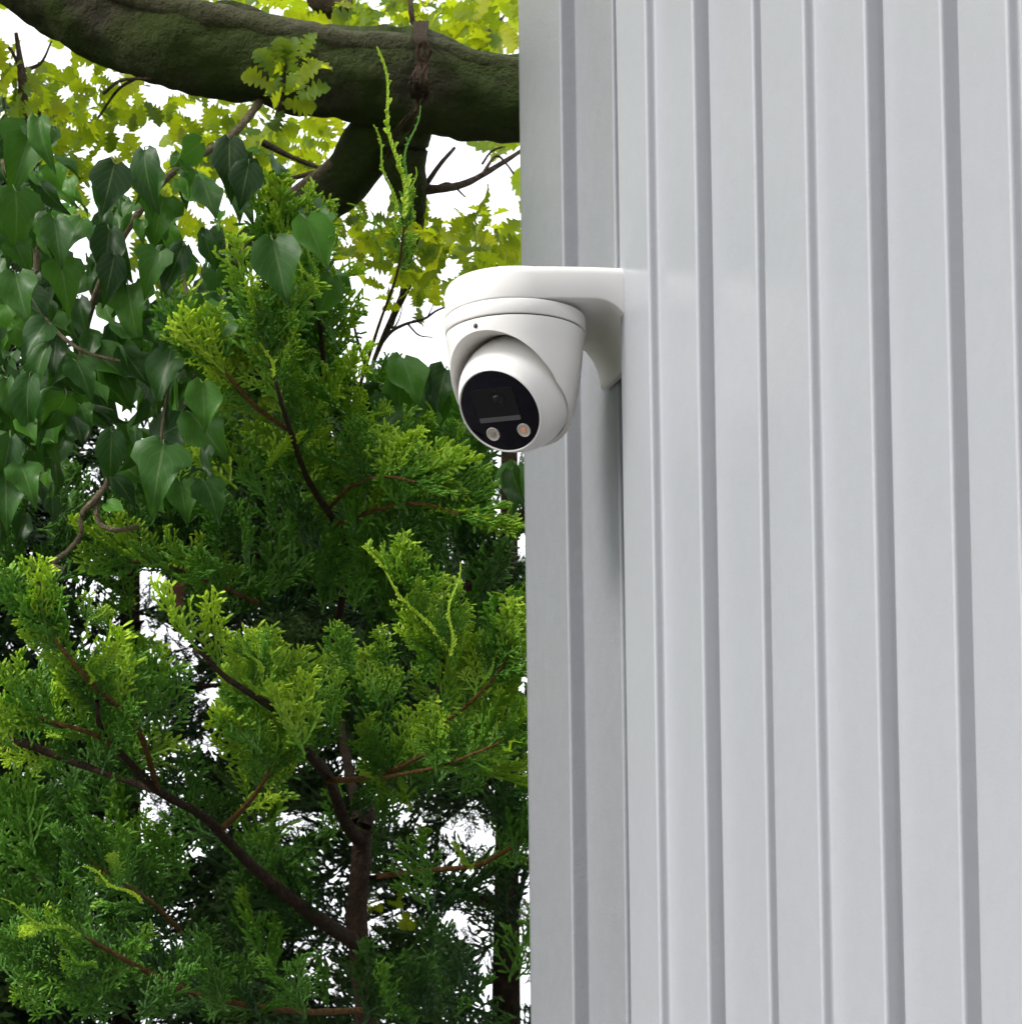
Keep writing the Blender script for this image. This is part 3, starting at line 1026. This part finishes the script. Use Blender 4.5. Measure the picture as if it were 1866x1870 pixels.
for poly, n, (d0, d1), (s0, s1) in OAKREG:
    for u, v_ in scatter(poly, n):
        if in_gap(u, v_, 0.95, 0): continue
        d = rng.uniform(d0, d1)
        y = imgdir(rng.uniform(0, 360), rng.uniform(-0.5, 0.5)) + UP * -0.35
        nrm = VIEW * rng.uniform(0.2, 1.0) * rng.choice((1, -1)) + UP * rng.uniform(0.2, 1.1) + rng.normal(0, 0.45, 3)
        oak_items.append((int(rng.integers(len(OAK))), frame(y, nrm), rng.uniform(s0, s1) * 0.98 * d / F, P(u, v_, d)))
# the upright tuft on the limb
for u, v_, ang in ((520, 130, 100), (525, 128, 78), (505, 140, 125), (540, 150, 35), (500, 160, 160), (545, 175, 10)):
    oak_items.insert(0, (int(rng.integers(len(OAK))), frame(imgdir(ang, 0.2), VIEW + UP * 0.4), 62 * 3.72 / F, P(u, v_, 3.72)))
meshes_oak = [me_tpl('oak_leaf', t_, M['oak'], 'blade') for t_ in OAK]
print('oak leaves', len(oak_items))
order = sorted(range(len(oak_items)), key=lambda i: -oak_items[i][2])
place_parts('leaf', [oak_items[i] for i in order[:300]], meshes_oak, oak)
far_leaves = [oak_items[i] for i in order[300:]]
# more canopy above and to the side of the picture, and deeper behind it
for k in range(7200):
    d = rng.uniform(4.7, 7.0) if k % 2 else rng.uniform(3.0, 4.6)
    u, v_ = rng.uniform(-2400, 1500), (rng.uniform(-700, 480) if k % 2 else rng.uniform(-1500, -260))
    if k % 2 == 0 and not (-1000 < u < 520 and v_ > -1100): continue
    if 0 <= u < 950 and 0 <= v_ and (in_gap(u, v_, 1.1, 6) or (u > 560 and v_ > 300) or rng.uniform() > 0.50 - v_ / 1400): continue
    y = imgdir(rng.uniform(0, 360), rng.uniform(-0.5, 0.5)) + UP * -0.3
    nrm = VIEW * rng.uniform(-1, 1) + UP * rng.uniform(0.2, 1.1) + rng.normal(0, 0.4, 3)
    far_leaves.append((int(rng.integers(len(OAK))), frame(y, nrm), rng.uniform(0.045, 0.075), P(u, v_, d)))
place_joined('far_foliage', far_leaves, OAK, M['oak'], oak, 'blade')


# ------------------------------------------------------------------ ivy
def ivy_leaf(u, v_, d, size, lean=None, face=None):
    ang = -90 + (rng.normal(0, 34) if lean is None else lean)
    y = imgdir(ang, rng.uniform(-0.1, 0.45))
    nrm = VIEW * rng.uniform(0.25, 1.1) + UP * rng.uniform(0.1, 1.1) + np.array(RIGHT) * rng.normal(-0.12, 0.85)
    if face is not None: nrm = VIEW + UP * 0.55 + np.array(RIGHT) * face
    m3 = frame(y, nrm)
    if np.cross(m3[:, 0], m3[:, 1]).dot(m3[:, 2]) < 0: m3[:, 0] *= -1
    return (int(rng.integers(len(IVY))), m3, size * 0.86 * d / F, P(u, v_, d))


meshes_ivy = [me_tpl('ivy_leaf', t_, M['ivy'], 'blade') for t_ in IVY]
ivy = empty('ivy_plant', Vector((P(150, 900, 3.9).x, P(150, 900, 3.9).y, 0)))
tag(ivy, 'large glossy dark green ivy hanging in a curtain at the left edge', 'ivy')
hero = [  # petiole joint u, v, size, lean (degrees), sideways face
    (30, 500, 120, 12, -.3), (45, 525, 105, 35, .3), (55, 690, 120, -10, -.2), (10, 680, 130, 8, .1), (105, 610, 95, -5, .1), (140, 660, 90, 28, .2), (165, 640, 115, 55, .2), (205, 665, 105, 28, .1),
    (225, 640, 110, 38, .3), (95, 720, 110, -20, 0), (318, 625, 150, -14, -.1), (345, 610, 85, 15, .2), (350, 755, 130, 38, -.2), (205, 790, 105, -4, .1), (285, 800, 120, 120, .2), (300, 812, 150, -10, .1),
    (370, 700, 105, 5, .2), (70, 215, 110, 10, -.4), (60, 240, 150, -18, .2), (30, 350, 130, 3, .3), (210, 300, 120, -12, .3), (265, 300, 105, 12, .1), (265, 275, 120, 0, -.5), (420, 255, 120, 0, 0),
    (200, 420, 120, -4, .2), (335, 450, 115, -25, .1), (500, 440, 145, 12, -.2), (560, 400, 130, 22, .3), (100, 400, 115, 10, .1), (150, 400, 95, -30, 0), (20, 800, 120, -12, .3), (10, 860, 130, 5, .2),
    (40, 850, 95, 22, 0), (375, 550, 105, -5, .3), (400, 570, 110, 12, .1), (440, 560, 105, 8, .3), (480, 585, 100, 0, .2), (110, 480, 110, 15, .2), (85, 590, 100, -35, 0), (235, 520, 130, 5, -.3),
    (300, 360, 110, -15, .2), (370, 330, 105, 20, .2), (455, 300, 100, -12, .2), (330, 880, 90, 10, .1), (375, 880, 95, 25, .2), (195, 920, 55, 60, .2), (280, 915, 40, 40, .1), (290, 460, 100, -20, .1)]
ivy_items = [ivy_leaf(u, v_, 3.38 + 0.10 * rng.uniform(), s_, l_, f_) for u, v_, s_, l_, f_ in hero]
IVYREG = [([(-40, 250), (120, 200), (330, 250), (480, 260), (600, 380), (640, 520), (520, 640), (420, 700), (420, 860), (380, 930), (240, 880), (120, 900), (60, 960), (-40, 980)], 340, (3.42, 3.85), (40, 106)),
          ([(-60, 300), (330, 330), (560, 430), (560, 600), (380, 860), (100, 900), (-60, 900)], 190, (3.85, 4.2), (70, 115)),
          ([(-900, 150), (-60, 200), (-60, 980), (-900, 1000)], 260, (3.4, 4.1), (80, 130))]
for poly, n, (d0, d1), (s0, s1) in IVYREG:
    for u, v_ in scatter(poly, n):
        if u > 0 and any(in_gap(u, v_ + q_, 0.95, 16) for q_ in (15, 45, 80)): continue
        ivy_items.append(ivy_leaf(u, v_, rng.uniform(d0, d1), rng.uniform(s0, s1)))
vis = [it for it in ivy_items if (it[3] - CAM).dot(RIGHT) / (it[3] - CAM).dot(FWD) * F + UC > -60]
off = [it for it in ivy_items if not any(it is k for k in vis)]
vis.sort(key=lambda it: (it[3] - CAM).dot(FWD) - it[2])
place_parts('leaf', vis[:300], meshes_ivy, ivy)
place_joined('inner_foliage', vis[300:] + off, IVY, M['ivy'], ivy, 'blade')
for rows in ([(205, 790, 3.5, 9), (200, 870, 3.46, 12), (180, 905, 3.42, 13), (150, 940, 3.42, 11), (148, 975, 3.42, 10), (125, 1005, 3.42, 9), (95, 1030, 3.42, 11), (118, 1040, 3.42, 6)],
             [(190, 890, 3.44, 10), (176, 925, 3.42, 10), (185, 958, 3.42, 10), (215, 968, 3.42, 10), (252, 962, 3.44, 8)],
             [(20, 500, 3.5, 8), (90, 590, 3.45, 7), (150, 640, 3.42, 7), (220, 660, 3.42, 6)], [(330, 480, 3.6, 8), (345, 590, 3.5, 7), (310, 700, 3.5, 6), (295, 800, 3.46, 6), (300, 830, 3.46, 5)],
             [(480, 180, 3.9, 16), (420, 250, 3.8, 14), (300, 330, 3.75, 14), (200, 480, 3.75, 14), (150, 640, 3.8, 14), (160, 800, 3.8, 12)],
             [(600, 300, 3.9, 16), (480, 400, 3.8, 12), (400, 540, 3.75, 12), (340, 740, 3.75, 10)], [(-200, 100, 3.9, 18), (40, 350, 3.8, 14), (60, 600, 3.8, 12), (30, 860, 3.8, 10)],
             [(150, 640, 3.8, 14), (150, 1000, 3.95, 16), (150, 1700, 3.95, 24), (150, 2300, 3.95, 28), (150, 2950, 3.95, 36)][:0] or [(150, 640, 3.8, 10), (120, 780, 3.9, 10), (60, 900, 4.0, 10)]):
    branch('stem', rows, M['ivy_stem'], ivy, 7, 0.18, 60)

ivy2 = empty('ivy_plant', Vector((P(850, 900, 4.1).x, P(850, 900, 4.1).y, 0)))
tag(ivy2, 'small ivy clump peeping out just below and left of the white dome camera', 'ivy')
items = [ivy_leaf(u, v_, 3.75, s_, l_, f_) for u, v_, s_, l_, f_ in
         ((735, 655, 120, 20, .2), (815, 675, 110, -15, 0), (790, 700, 110, 10, .3), (720, 740, 110, -30, .2), (760, 760, 120, 15, -.2), (770, 810, 130, -25, .1), (820, 800, 110, 20, .1), (730, 690, 100, 0, .2),
          (680, 760, 90, -15, .1), (850, 770, 100, 15, .2), (700, 810, 90, 10, .2), (860, 850, 90, -10, .2))]
for u, v_ in scatter([(690, 690), (830, 700), (900, 800), (950, 830), (950, 900), (760, 900), (690, 840)], 46):
    if in_gap(u, v_ + 30, 0.8, 8): continue
    items.append(ivy_leaf(u, v_, rng.uniform(3.8, 4.15), rng.uniform(70, 115)))
place_parts('leaf', items, meshes_ivy, ivy2)
for rows in ([(850, 640, 4.2, 8), (820, 690, 4.0, 8), (780, 760, 3.95, 8), (800, 860, 4.1, 9), (900, 1000, 4.3, 12), (960, 1200, 4.4, 14)],):
    branch('stem', rows, M['ivy_stem'], ivy2, 6, 0.15, 60)

# ------------------------------------------------------------------ cypress in front
cb = P(665, 1870, 3.95)
cyp = empty('cypress_tree', Vector((cb.x, cb.y, 0)))
tag(cyp, 'green cypress with feathery sprays and thin brown stem below the white camera', 'tree')
D0 = 3.95
g_ = P(690, 2840, D0)
branch('trunk', [(690, 2880, D0, 90), (680, 2300, D0, 62), (672, 1880, D0, 46), (658, 1760, D0, 40), (652, 1660, D0, 38), (660, 1560, D0, 34), (668, 1500, D0, 26), (700, 1460, D0 + .05, 16), (740, 1400, D0 + .1, 10)], M['cyp_bark'], cyp, 16, 0.12, 26)
STEMS = [  # base -> tip, u, v, depth, px diameter ; material
    ([(662, 1540, 3.95, 26), (630, 1500, 3.9, 24), (600, 1420, 3.8, 22), (560, 1370, 3.65, 20), (520, 1310, 3.5, 17), (455, 1265, 3.42, 13), (410, 1235, 3.4, 11), (370, 1195, 3.38, 9), (352, 1188, 3.38, 8)], 'cyp_bark', 14, 1.0),
    ([(655, 1725, 3.95, 32), (600, 1690, 3.9, 28), (530, 1640, 3.85, 24), (470, 1590, 3.8, 21), (420, 1540, 3.75, 19), (370, 1490, 3.7, 17), (290, 1445, 3.6, 16), (235, 1390, 3.5, 14), (185, 1330, 3.4, 11), (178, 1280, 3.36, 9)], 'cyp_bark', 12, 1.0),
    ([(290, 1445, 3.6, 12), (250, 1330, 3.45, 10), (170, 1250, 3.36, 9), (110, 1180, 3.33, 8), (60, 1120, 3.33, 5)], 'cyp_twig', 14, 1.0),
    ([(225, 1385, 3.5, 11), (180, 1345, 3.4, 10), (100, 1320, 3.36, 9), (30, 1305, 3.35, 7)], 'cyp_twig', 8, 1.0),
    ([(290, 1445, 3.6, 14), (130, 1390, 3.65, 14), (40, 1355, 3.65, 18), (-20, 1340, 3.7, 22)], 'cyp_bark', 4, .9),
    ([(600, 1425, 3.8, 14), (660, 1422, 3.7, 10), (720, 1405, 3.6, 9), (790, 1370, 3.5, 6)], 'cyp_twig', 9, .9),
    ([(690, 1600, 3.95, 12), (780, 1590, 3.9, 11), (870, 1580, 3.85, 10), (930, 1550, 3.8, 8), (990, 1520, 3.8, 6)], 'cyp_twig', 9, .9),
    ([(660, 1845, 3.9, 12), (560, 1848, 3.8, 12), (450, 1835, 3.7, 12), (360, 1815, 3.6, 12), (290, 1785, 3.5, 12), (215, 1745, 3.42, 10), (120, 1690, 3.36, 6)], 'cyp_twig', 13, 1.0),
    ([(745, 1400, 4.0, 14), (790, 1330, 3.7, 12), (805, 1250, 3.5, 10), (808, 1180, 3.42, 8), (790, 1120, 3.40, 7), (745, 1060, 3.38, 6)], 'cyp_bark', 15, .9),
    ([(400, 1520, 3.75, 12), (450, 1470, 3.6, 10), (480, 1430, 3.5, 8), (500, 1390, 3.5, 5)], 'cyp_twig', 7, .8),
    ([(640, 1010, 3.9, 14), (610, 950, 3.75, 13), (565, 880, 3.6, 12), (535, 800, 3.5, 11), (510, 720, 3.42, 8), (490, 640, 3.4, 6), (472, 565, 3.4, 4)], 'cyp_bark', 20, 1.0),
    ([(640, 1010, 3.95, 15), (575, 800, 3.8, 14), (590, 700, 3.65, 12), (585, 600, 3.55, 9), (560, 520, 3.5, 6), (535, 450, 3.48, 4)], 'cyp_bark', 24, 1.15),
    ([(535, 790, 3.5, 9), (470, 745, 3.45, 8), (420, 690, 3.42, 7), (385, 655, 3.42, 5)], 'cyp_twig', 12, .95),
    ([(640, 1010, 3.95, 12), (610, 1230, 4.35, 16), (655, 1500, 3.97, 20)], 'cyp_bark', 0, 1),
    ([(840, 1130, 3.95, 20), (850, 1080, 3.95, 18), (890, 1030, 3.95, 15), (935, 960, 3.95, 12), (980, 900, 3.95, 8)], 'cyp_bark', 5, 1.0),
    ([(840, 1120, 3.95, 12), (800, 1065, 3.9, 11), (750, 1042, 3.88, 9), (690, 1035, 3.85, 6)], 'cyp_bark', 5, .9),
    ([(850, 1130, 3.95, 13), (900, 1115, 3.95, 12), (970, 1100, 3.95, 10)], 'cyp_bark', 3, .9),
    ([(668, 1500, 3.97, 20), (790, 1320, 4.3, 18), (840, 1130, 3.97, 18)], 'cyp_bark', 0, .9),
    ([(480, 1020, 4.0, 12), (420, 990, 3.95, 11), (345, 985, 3.9, 9), (280, 960, 3.9, 5)], 'cyp_bark', 8, .95),
    ([(470, 1100, 4.0, 10), (400, 1070, 3.8, 8), (310, 1035, 3.6, 6), (240, 1025, 3.55, 4)], 'cyp_twig', 9, .9),
    ([(610, 960, 3.75, 9), (690, 930, 3.6, 8), (770, 920, 3.5, 6), (840, 940, 3.45, 4)], 'cyp_twig', 13, 1.0),
    ([(600, 930, 3.72, 8), (640, 890, 3.6, 7), (700, 870, 3.5, 5), (760, 880, 3.45, 4)], 'cyp_twig', 11, .95),
    ([(785, 1340, 3.6, 8), (850, 1290, 3.45, 7), (900, 1240, 3.4, 5), (940, 1180, 3.4, 4)], 'cyp_twig', 9, .9),
    ([(700, 1420, 3.6, 8), (800, 1400, 3.5, 7), (880, 1370, 3.42, 5), (950, 1340, 3.42, 4)], 'cyp_twig', 10, .95),
    ([(0, 1650, 4.2, 30), (60, 1612, 4.2, 26), (125, 1600, 4.2, 22), (180, 1618, 4.2, 18), (195, 1670, 4.2, 10)], 'cyp_bark', 0, 1),
    ([(330, 1700, 3.7, 9), (280, 1650, 3.55, 8), (220, 1610, 3.45, 6), (170, 1575, 3.42, 4)], 'cyp_twig', 10, .95),
    ([(640, 760, 3.8, 8), (690, 600, 3.7, 6), (725, 500, 3.55, 5), (738, 415, 3.48, 4)], 'cyp_twig', 7, .6),
]
sp_items = []


def spray_at(p, ang, size, toward=None, nrm=None, k=None):
    y = imgdir(ang, rng.uniform(-0.25, 0.45) if toward is None else toward)
    n = VIEW * rng.uniform(0.3, 1.0) + UP * rng.uniform(0.1, 1.0) + rng.normal(0, 0.35, 3) if nrm is None else nrm
    return (int(rng.integers(len(SPRAY))) if k is None else k, frame(y, n), size, p)


def path_px(q_):
    w = Vector(q_[:3]) - CAM
    z = w.dot(FWD)
    return UC + F * w.dot(RIGHT) / z, VC - F * w.dot(UPV) / z


old_items = []
for rows, mk, n, size in STEMS:
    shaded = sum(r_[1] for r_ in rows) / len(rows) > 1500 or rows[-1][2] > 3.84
    o, path = branch('branch', rows, M[mk], cyp, 8, 0.14, 50)
    for k in range(n):
        s = 0.22 + 0.78 * (k + rng.uniform(0, 0.6)) / max(1, n)
        i = min(len(path) - 2, int(s * (len(path) - 1)))
        a_, b_ = path_px(path[i]), path_px(path[min(i + 2, len(path) - 1)])
        ang = math.degrees(math.atan2(-(b_[1] - a_[1]), b_[0] - a_[0]))
        side = 1 if k % 2 else -1
        dev = side * rng.uniform(18, 62) * (1 - 0.55 * s)
        a2 = ang + dev
        # growth turns up towards the light
        dx, dy = math.cos(R(a2)), math.sin(R(a2)) + 0.35
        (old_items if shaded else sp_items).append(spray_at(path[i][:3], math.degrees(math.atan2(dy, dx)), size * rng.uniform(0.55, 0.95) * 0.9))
n_stem = len(sp_items)
REG = [  # polygon, count, depth, growth angle, size, keep clear of gaps
    ([(470, 600), (530, 470), (600, 500), (660, 640), (650, 780), (560, 860), (450, 800), (385, 700), (390, 650)], 26, (3.5, 3.8), 95, .85),
    ([(400, 820), (560, 870), (700, 860), (860, 950), (800, 1010), (560, 980), (380, 920)], 32, (3.5, 3.85), 85, .85),
    ([(0, 1230), (140, 1190), (340, 1290), (340, 1420), (200, 1430), (0, 1400)], 24, (3.4, 3.7), 100, .85),
    ([(420, 1220), (560, 1200), (640, 1260), (760, 1230), (900, 1230), (930, 1400), (800, 1470), (480, 1440), (400, 1330)], 46, (3.42, 3.75), 88, .85),
    ([(0, 1790), (100, 1760), (230, 1790), (260, 1870), (0, 1870)], 22, (3.4, 3.6), 80, .8),
    ([(230, 1820), (600, 1840), (960, 1780), (960, 1870), (230, 1890)], 30, (3.5, 3.8), 85, .85),
    ([(0, 940), (420, 930), (480, 1180), (0, 1180)], 60, (3.75, 4.2), 70, 1.0),
    ([(480, 960), (955, 930), (955, 1240), (480, 1220)], 58, (3.75, 4.2), 85, 1.0),
    ([(0, 1420), (470, 1450), (470, 1870), (0, 1870)], 72, (3.75, 4.2), 95, 1.0),
    ([(470, 1440), (960, 1400), (960, 1870), (470, 1870)], 68, (3.75, 4.2), 85, .95),
    ([(640, 700), (950, 860), (950, 960), (640, 940)], 20, (3.75, 4.1), 85, .9),
    ([(230, 1000), (470, 1000), (470, 1110), (280, 1100)], 12, (3.5, 3.7), 150, .8),
]
for ri, (poly, n, (d0, d1), ang, size) in enumerate(REG):
    for u, v_ in scatter(poly, n):
        d = rng.uniform(d0, d1)
        if in_gap(u, v_ - 30, 0.85, 16): continue
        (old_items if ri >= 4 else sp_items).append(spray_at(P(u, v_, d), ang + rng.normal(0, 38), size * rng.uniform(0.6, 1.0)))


SHOOTS = [((738, 400), (716, 95), 3.46), ((722, 395), (698, 232), 3.48), ((735, 370), (745, 198), 3.48), ((748, 410), (752, 310), 3.5), ((700, 430), (650, 365), 3.5), ((694, 480), (692, 390), 3.5),
          ((585, 545), (515, 430), 3.44), ((575, 520), (560, 408), 3.44), ((500, 690), (470, 560), 3.40), ((815, 1190), (678, 993), 3.37), ((822, 1200), (817, 1032), 3.37), ((812, 1190), (792, 1165), 3.37),
          ((975, 1140), (913, 1072), 3.4), ((110, 1180), (25, 1083), 3.33), ((150, 1170), (172, 1106), 3.33), ((165, 1250), (162, 1190), 3.34), ((810, 850), (795, 735), 3.6), ((480, 1230), (440, 1150), 3.4),
          ((495, 1225), (465, 1150), 3.42), ((640, 1230), (615, 1190), 3.42), ((710, 1230), (690, 1200), 3.42), ((260, 1650), (165, 1572), 3.42), ((150, 1710), (0, 1665), 3.36), ((180, 1770), (112, 1742), 3.36),
          ((470, 1270), (440, 1215), 3.42), ((680, 860), (765, 830), 3.6), ((640, 800), (700, 730), 3.6), ((310, 1040), (235, 1023), 3.5), ((860, 1590), (845, 1555), 3.7), ((880, 1240), (945, 1165), 3.4), ((920, 1370), (948, 1340), 3.4)]
extra = []
for (u0, v0), (u1, v1), d in SHOOTS:
    if v0 < 500: continue
    ang = math.degrees(math.atan2(v0 - v1, u1 - u0))
    ln = math.hypot(u1 - u0, v1 - v0)
    for m in range(int(2 + ln / 45)):
        q_ = rng.uniform(-0.15, 0.5)
        sz = (1 - 0.8 * q_) * rng.uniform(0.28, 0.5)
        extra.append(spray_at(P(u0 + (u1 - u0) * q_, v0 + (v1 - v0) * q_, d + rng.uniform(0, 0.03)), ang + (1 if m % 2 else -1) * rng.uniform(14, 40), sz))
sp_items = extra + sp_items


def clear(it):
    """drop a spray whose middle would cover one of the sky gaps"""
    for q_ in (0.03, 0.06, 0.09):
        u, v_ = path_px(np.asarray(it[3]) + it[1][:, 1] * it[2] * q_)
        if in_gap(u, v_, 0.85, 9): return False
    return True


sp_items = [it for it in sp_items if clear(it)]
old_items = [it for it in old_items if clear(it)]
meshes_sp = [me_tpl('cypress_spray', t_, M['cyp'], 'spray') for t_ in SPRAY]
print('sprays', n_stem, len(sp_items))
place_parts('spray', sp_items[:290], meshes_sp, cyp)
place_joined('outer_foliage', sp_items[290:], SPRAY, M['cyp'], cyp, 'spray')
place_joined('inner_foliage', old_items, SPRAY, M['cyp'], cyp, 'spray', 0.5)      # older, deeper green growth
# long leading shoots
meshes_sh = [me_tpl('leading_shoot', t_, M['cyp'], 'spray') for t_ in SHOOT]
for i, ((u0, v0), (u1, v1), d) in enumerate(SHOOTS):
    a_, b_ = np.array(P(u0, v0, d)), np.array(P(u1, v1, d))
    ln = np.linalg.norm(b_ - a_)
    m3 = frame(b_ - a_, VIEW)
    s = ln / 0.16
    mth = 1.0 if s < 1 else 1.0
    me = meshes_sh[i % 4]
    th = max(0.75, min(1.15, s)) * 1.1
    m = Matrix([[m3[r_][0] * th, m3[r_][1] * s, m3[r_][2] * th, a_[r_]] for r_ in range(3)] + [[0, 0, 0, 1]])
    put('leading_shoot', me, cyp, m)
    # sprays at the foot of each shoot
# brown dead leaves caught in the sprays
dl = mesh_arrays('dead_leaf', OAK[0][0] * np.array((1.5, 1, 1)), OAK[0][1], M['dead'], True, None, OAK[0][2])
for i, (u, v_, sz, ang) in enumerate(((58, 1092, 58, 84), (328, 1110, 46, 110))):
    m3 = frame(imgdir(ang, 0.1), VIEW + UP * 0.2 + np.array(RIGHT) * 0.5)
    s = sz * 3.5 / F
    o = put('dead_leaf', dl, None, Matrix([[*(m3[r_] * s), P(u, v_, 3.5)[r_]] for r_ in range(3)] + [[0, 0, 0, 1]]))
    tag(o, ['rust brown dead leaf caught in the sprays at the left edge', 'small brown dead leaf in the dark sprays below the ivy'][i], 'leaf')

# ------------------------------------------------------------------ dark conifers behind
def back_conifer(u0, u1, vtop, d0, d1, n, label, trunk_u, dens):
    d = (d0 + d1) / 2
    g = P(trunk_u, 1500, d)
    t = empty('conifer_tree', Vector((g.x, g.y, 0)))
    tag(t, label, 'tree', 'dark conifers behind the cypress')
    top = P(trunk_u, vtop, d)
    pth = smooth_path([(g.x, g.y, -0.05, 0.06), (g.x + 0.02, g.y, 0.9, 0.042), (g.x - 0.01, g.y + 0.02, 1.8, 0.026), (top.x, top.y, top.z, 0.012)], 8)
    v, f = tube(pth, 14, 0.12, 12)
    put('trunk', mesh_arrays('trunk', v, f, M['cyp_bark'], True), t)
    items = []
    for k in range(n):
        u = rng.uniform(u0, u1)
        v_ = vtop + (2950 - vtop) * rng.uniform() ** 1.25
        if v_ > 2700 and rng.uniform() < 0.5: continue
        dd = rng.uniform(d0, d1)
        if -40 < u < 990 and v_ < 1900:
            if in_gap(u, v_ - 20, 1.0, 22 if rng.uniform() < 0.88 else 4): continue
        side = 180 if u < trunk_u else 0
        ang = side + rng.normal(0, 40) + (25 if side == 0 else -25)
        items.append((int(rng.integers(len(SPRAY_LO))), frame(imgdir(ang, rng.uniform(-0.6, 0.6)), VIEW * rng.uniform(0.2, 1) + UP * rng.uniform(0.3, 1.2) + rng.normal(0, .4, 3)), rng.uniform(0.7, 1.15) * dens, P(u, v_, dd)))
    items = [it if ok else (it[0], it[1], it[2] * 0.42, it[3]) for it in items for ok in (not in_gap(*path_px(np.asarray(it[3]) + it[1][:, 1] * it[2] * 0.06), 0.9, 4),) if ok or rng.uniform() < 0.42]
    for k in range(n // 3):
        u, v_ = rng.uniform(u0, u1), rng.uniform(vtop, 1950)
        items.append((int(rng.integers(len(SPRAY_LO))), frame(imgdir(rng.uniform(0, 360), rng.uniform(-0.6, 0.6)), VIEW + UP * rng.uniform(0.0, 1.0) + rng.normal(0, .5, 3)), rng.uniform(0.3, 0.55) * dens, P(u, v_, d1 + rng.uniform(0.1, 0.6))))
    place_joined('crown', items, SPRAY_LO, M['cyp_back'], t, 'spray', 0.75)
    for k in range(16):
        v_ = rng.uniform(vtop + 150, 2100)
        u = rng.uniform(u0, u1)
        branch('branch', [(trunk_u, v_ + 60, d, 26), ((u + trunk_u) / 2, v_ + 10, d, 15), (u, v_, d + rng.uniform(-.3, .3), 5)], M['cyp_bark'], t, 6, 0.15, 30, 0, 4)


back_conifer(430, 1400, 800, 4.3, 5.5, 2500, 'dark conifer behind the cypress nearest to the metal building', 930, 1)
back_conifer(-60, 480, 800, 4.4, 5.4, 1180, 'dark conifer behind the ivy in the middle of the left side', 240, 1)
back_conifer(-1000, -60, 300, 4.3, 5.4, 700, 'dark conifer standing left of the ivy curtain', -480, 1.6)
back_conifer(-2300, -900, -700, 4.0, 5.2, 900, 'tall dark unseen conifer added further left of the ivy curtain to darken the wall', -1600, 2.2)  # out of view, added to darken what the wall reflects
back_conifer(-3300, -2200, -700, 3.6, 4.8, 800, 'tall dark unseen conifer added at the left end of the tree row to darken the wall', -2700, 2.2)  # also unseen, extends the row so the wall's left end reflects dark

# ------------------------------------------------------------------ unseen evergreen screen, added behind the viewer to shade the wall steps
shade_hedge = empty('shade_hedge', Vector((0, -5.0, 0)))
tag(shade_hedge, 'tall dark evergreen screen added unseen behind the viewer to darken the wall steps', 'shade_hedge')
items = []
for k in range(1200):
    x, z, y = rng.uniform(-5, 12), rng.uniform(0.2, 8.5), -5.0 + rng.uniform(-0.5, 0.5)
    if x > 4: y += (x - 4) * 0.35
    items.append((int(rng.integers(len(SPRAY_LO))), frame((rng.normal(0, .5), 0.6, 0.7 + rng.normal(0, .3)), (0, 1, 0.6)), rng.uniform(4, 7), (x, y, z)))
place_joined('foliage', items, SPRAY_LO, M['cyp_back'], shade_hedge, 'spray', 0.75)
for k in range(8):
    x = -4.5 + 2.2 * k
    y = -5.0 + max(0, (x - 4) * 0.35)
    v, f = tube(smooth_path([(x, y, -0.05, 0.12), (x + 0.05, y, 3, 0.09), (x, y, 8.2, 0.03)], 6), 10, 0.1, 8)
    put('trunk', mesh_arrays('trunk', v, f, M['cyp_bark'], True), shade_hedge)
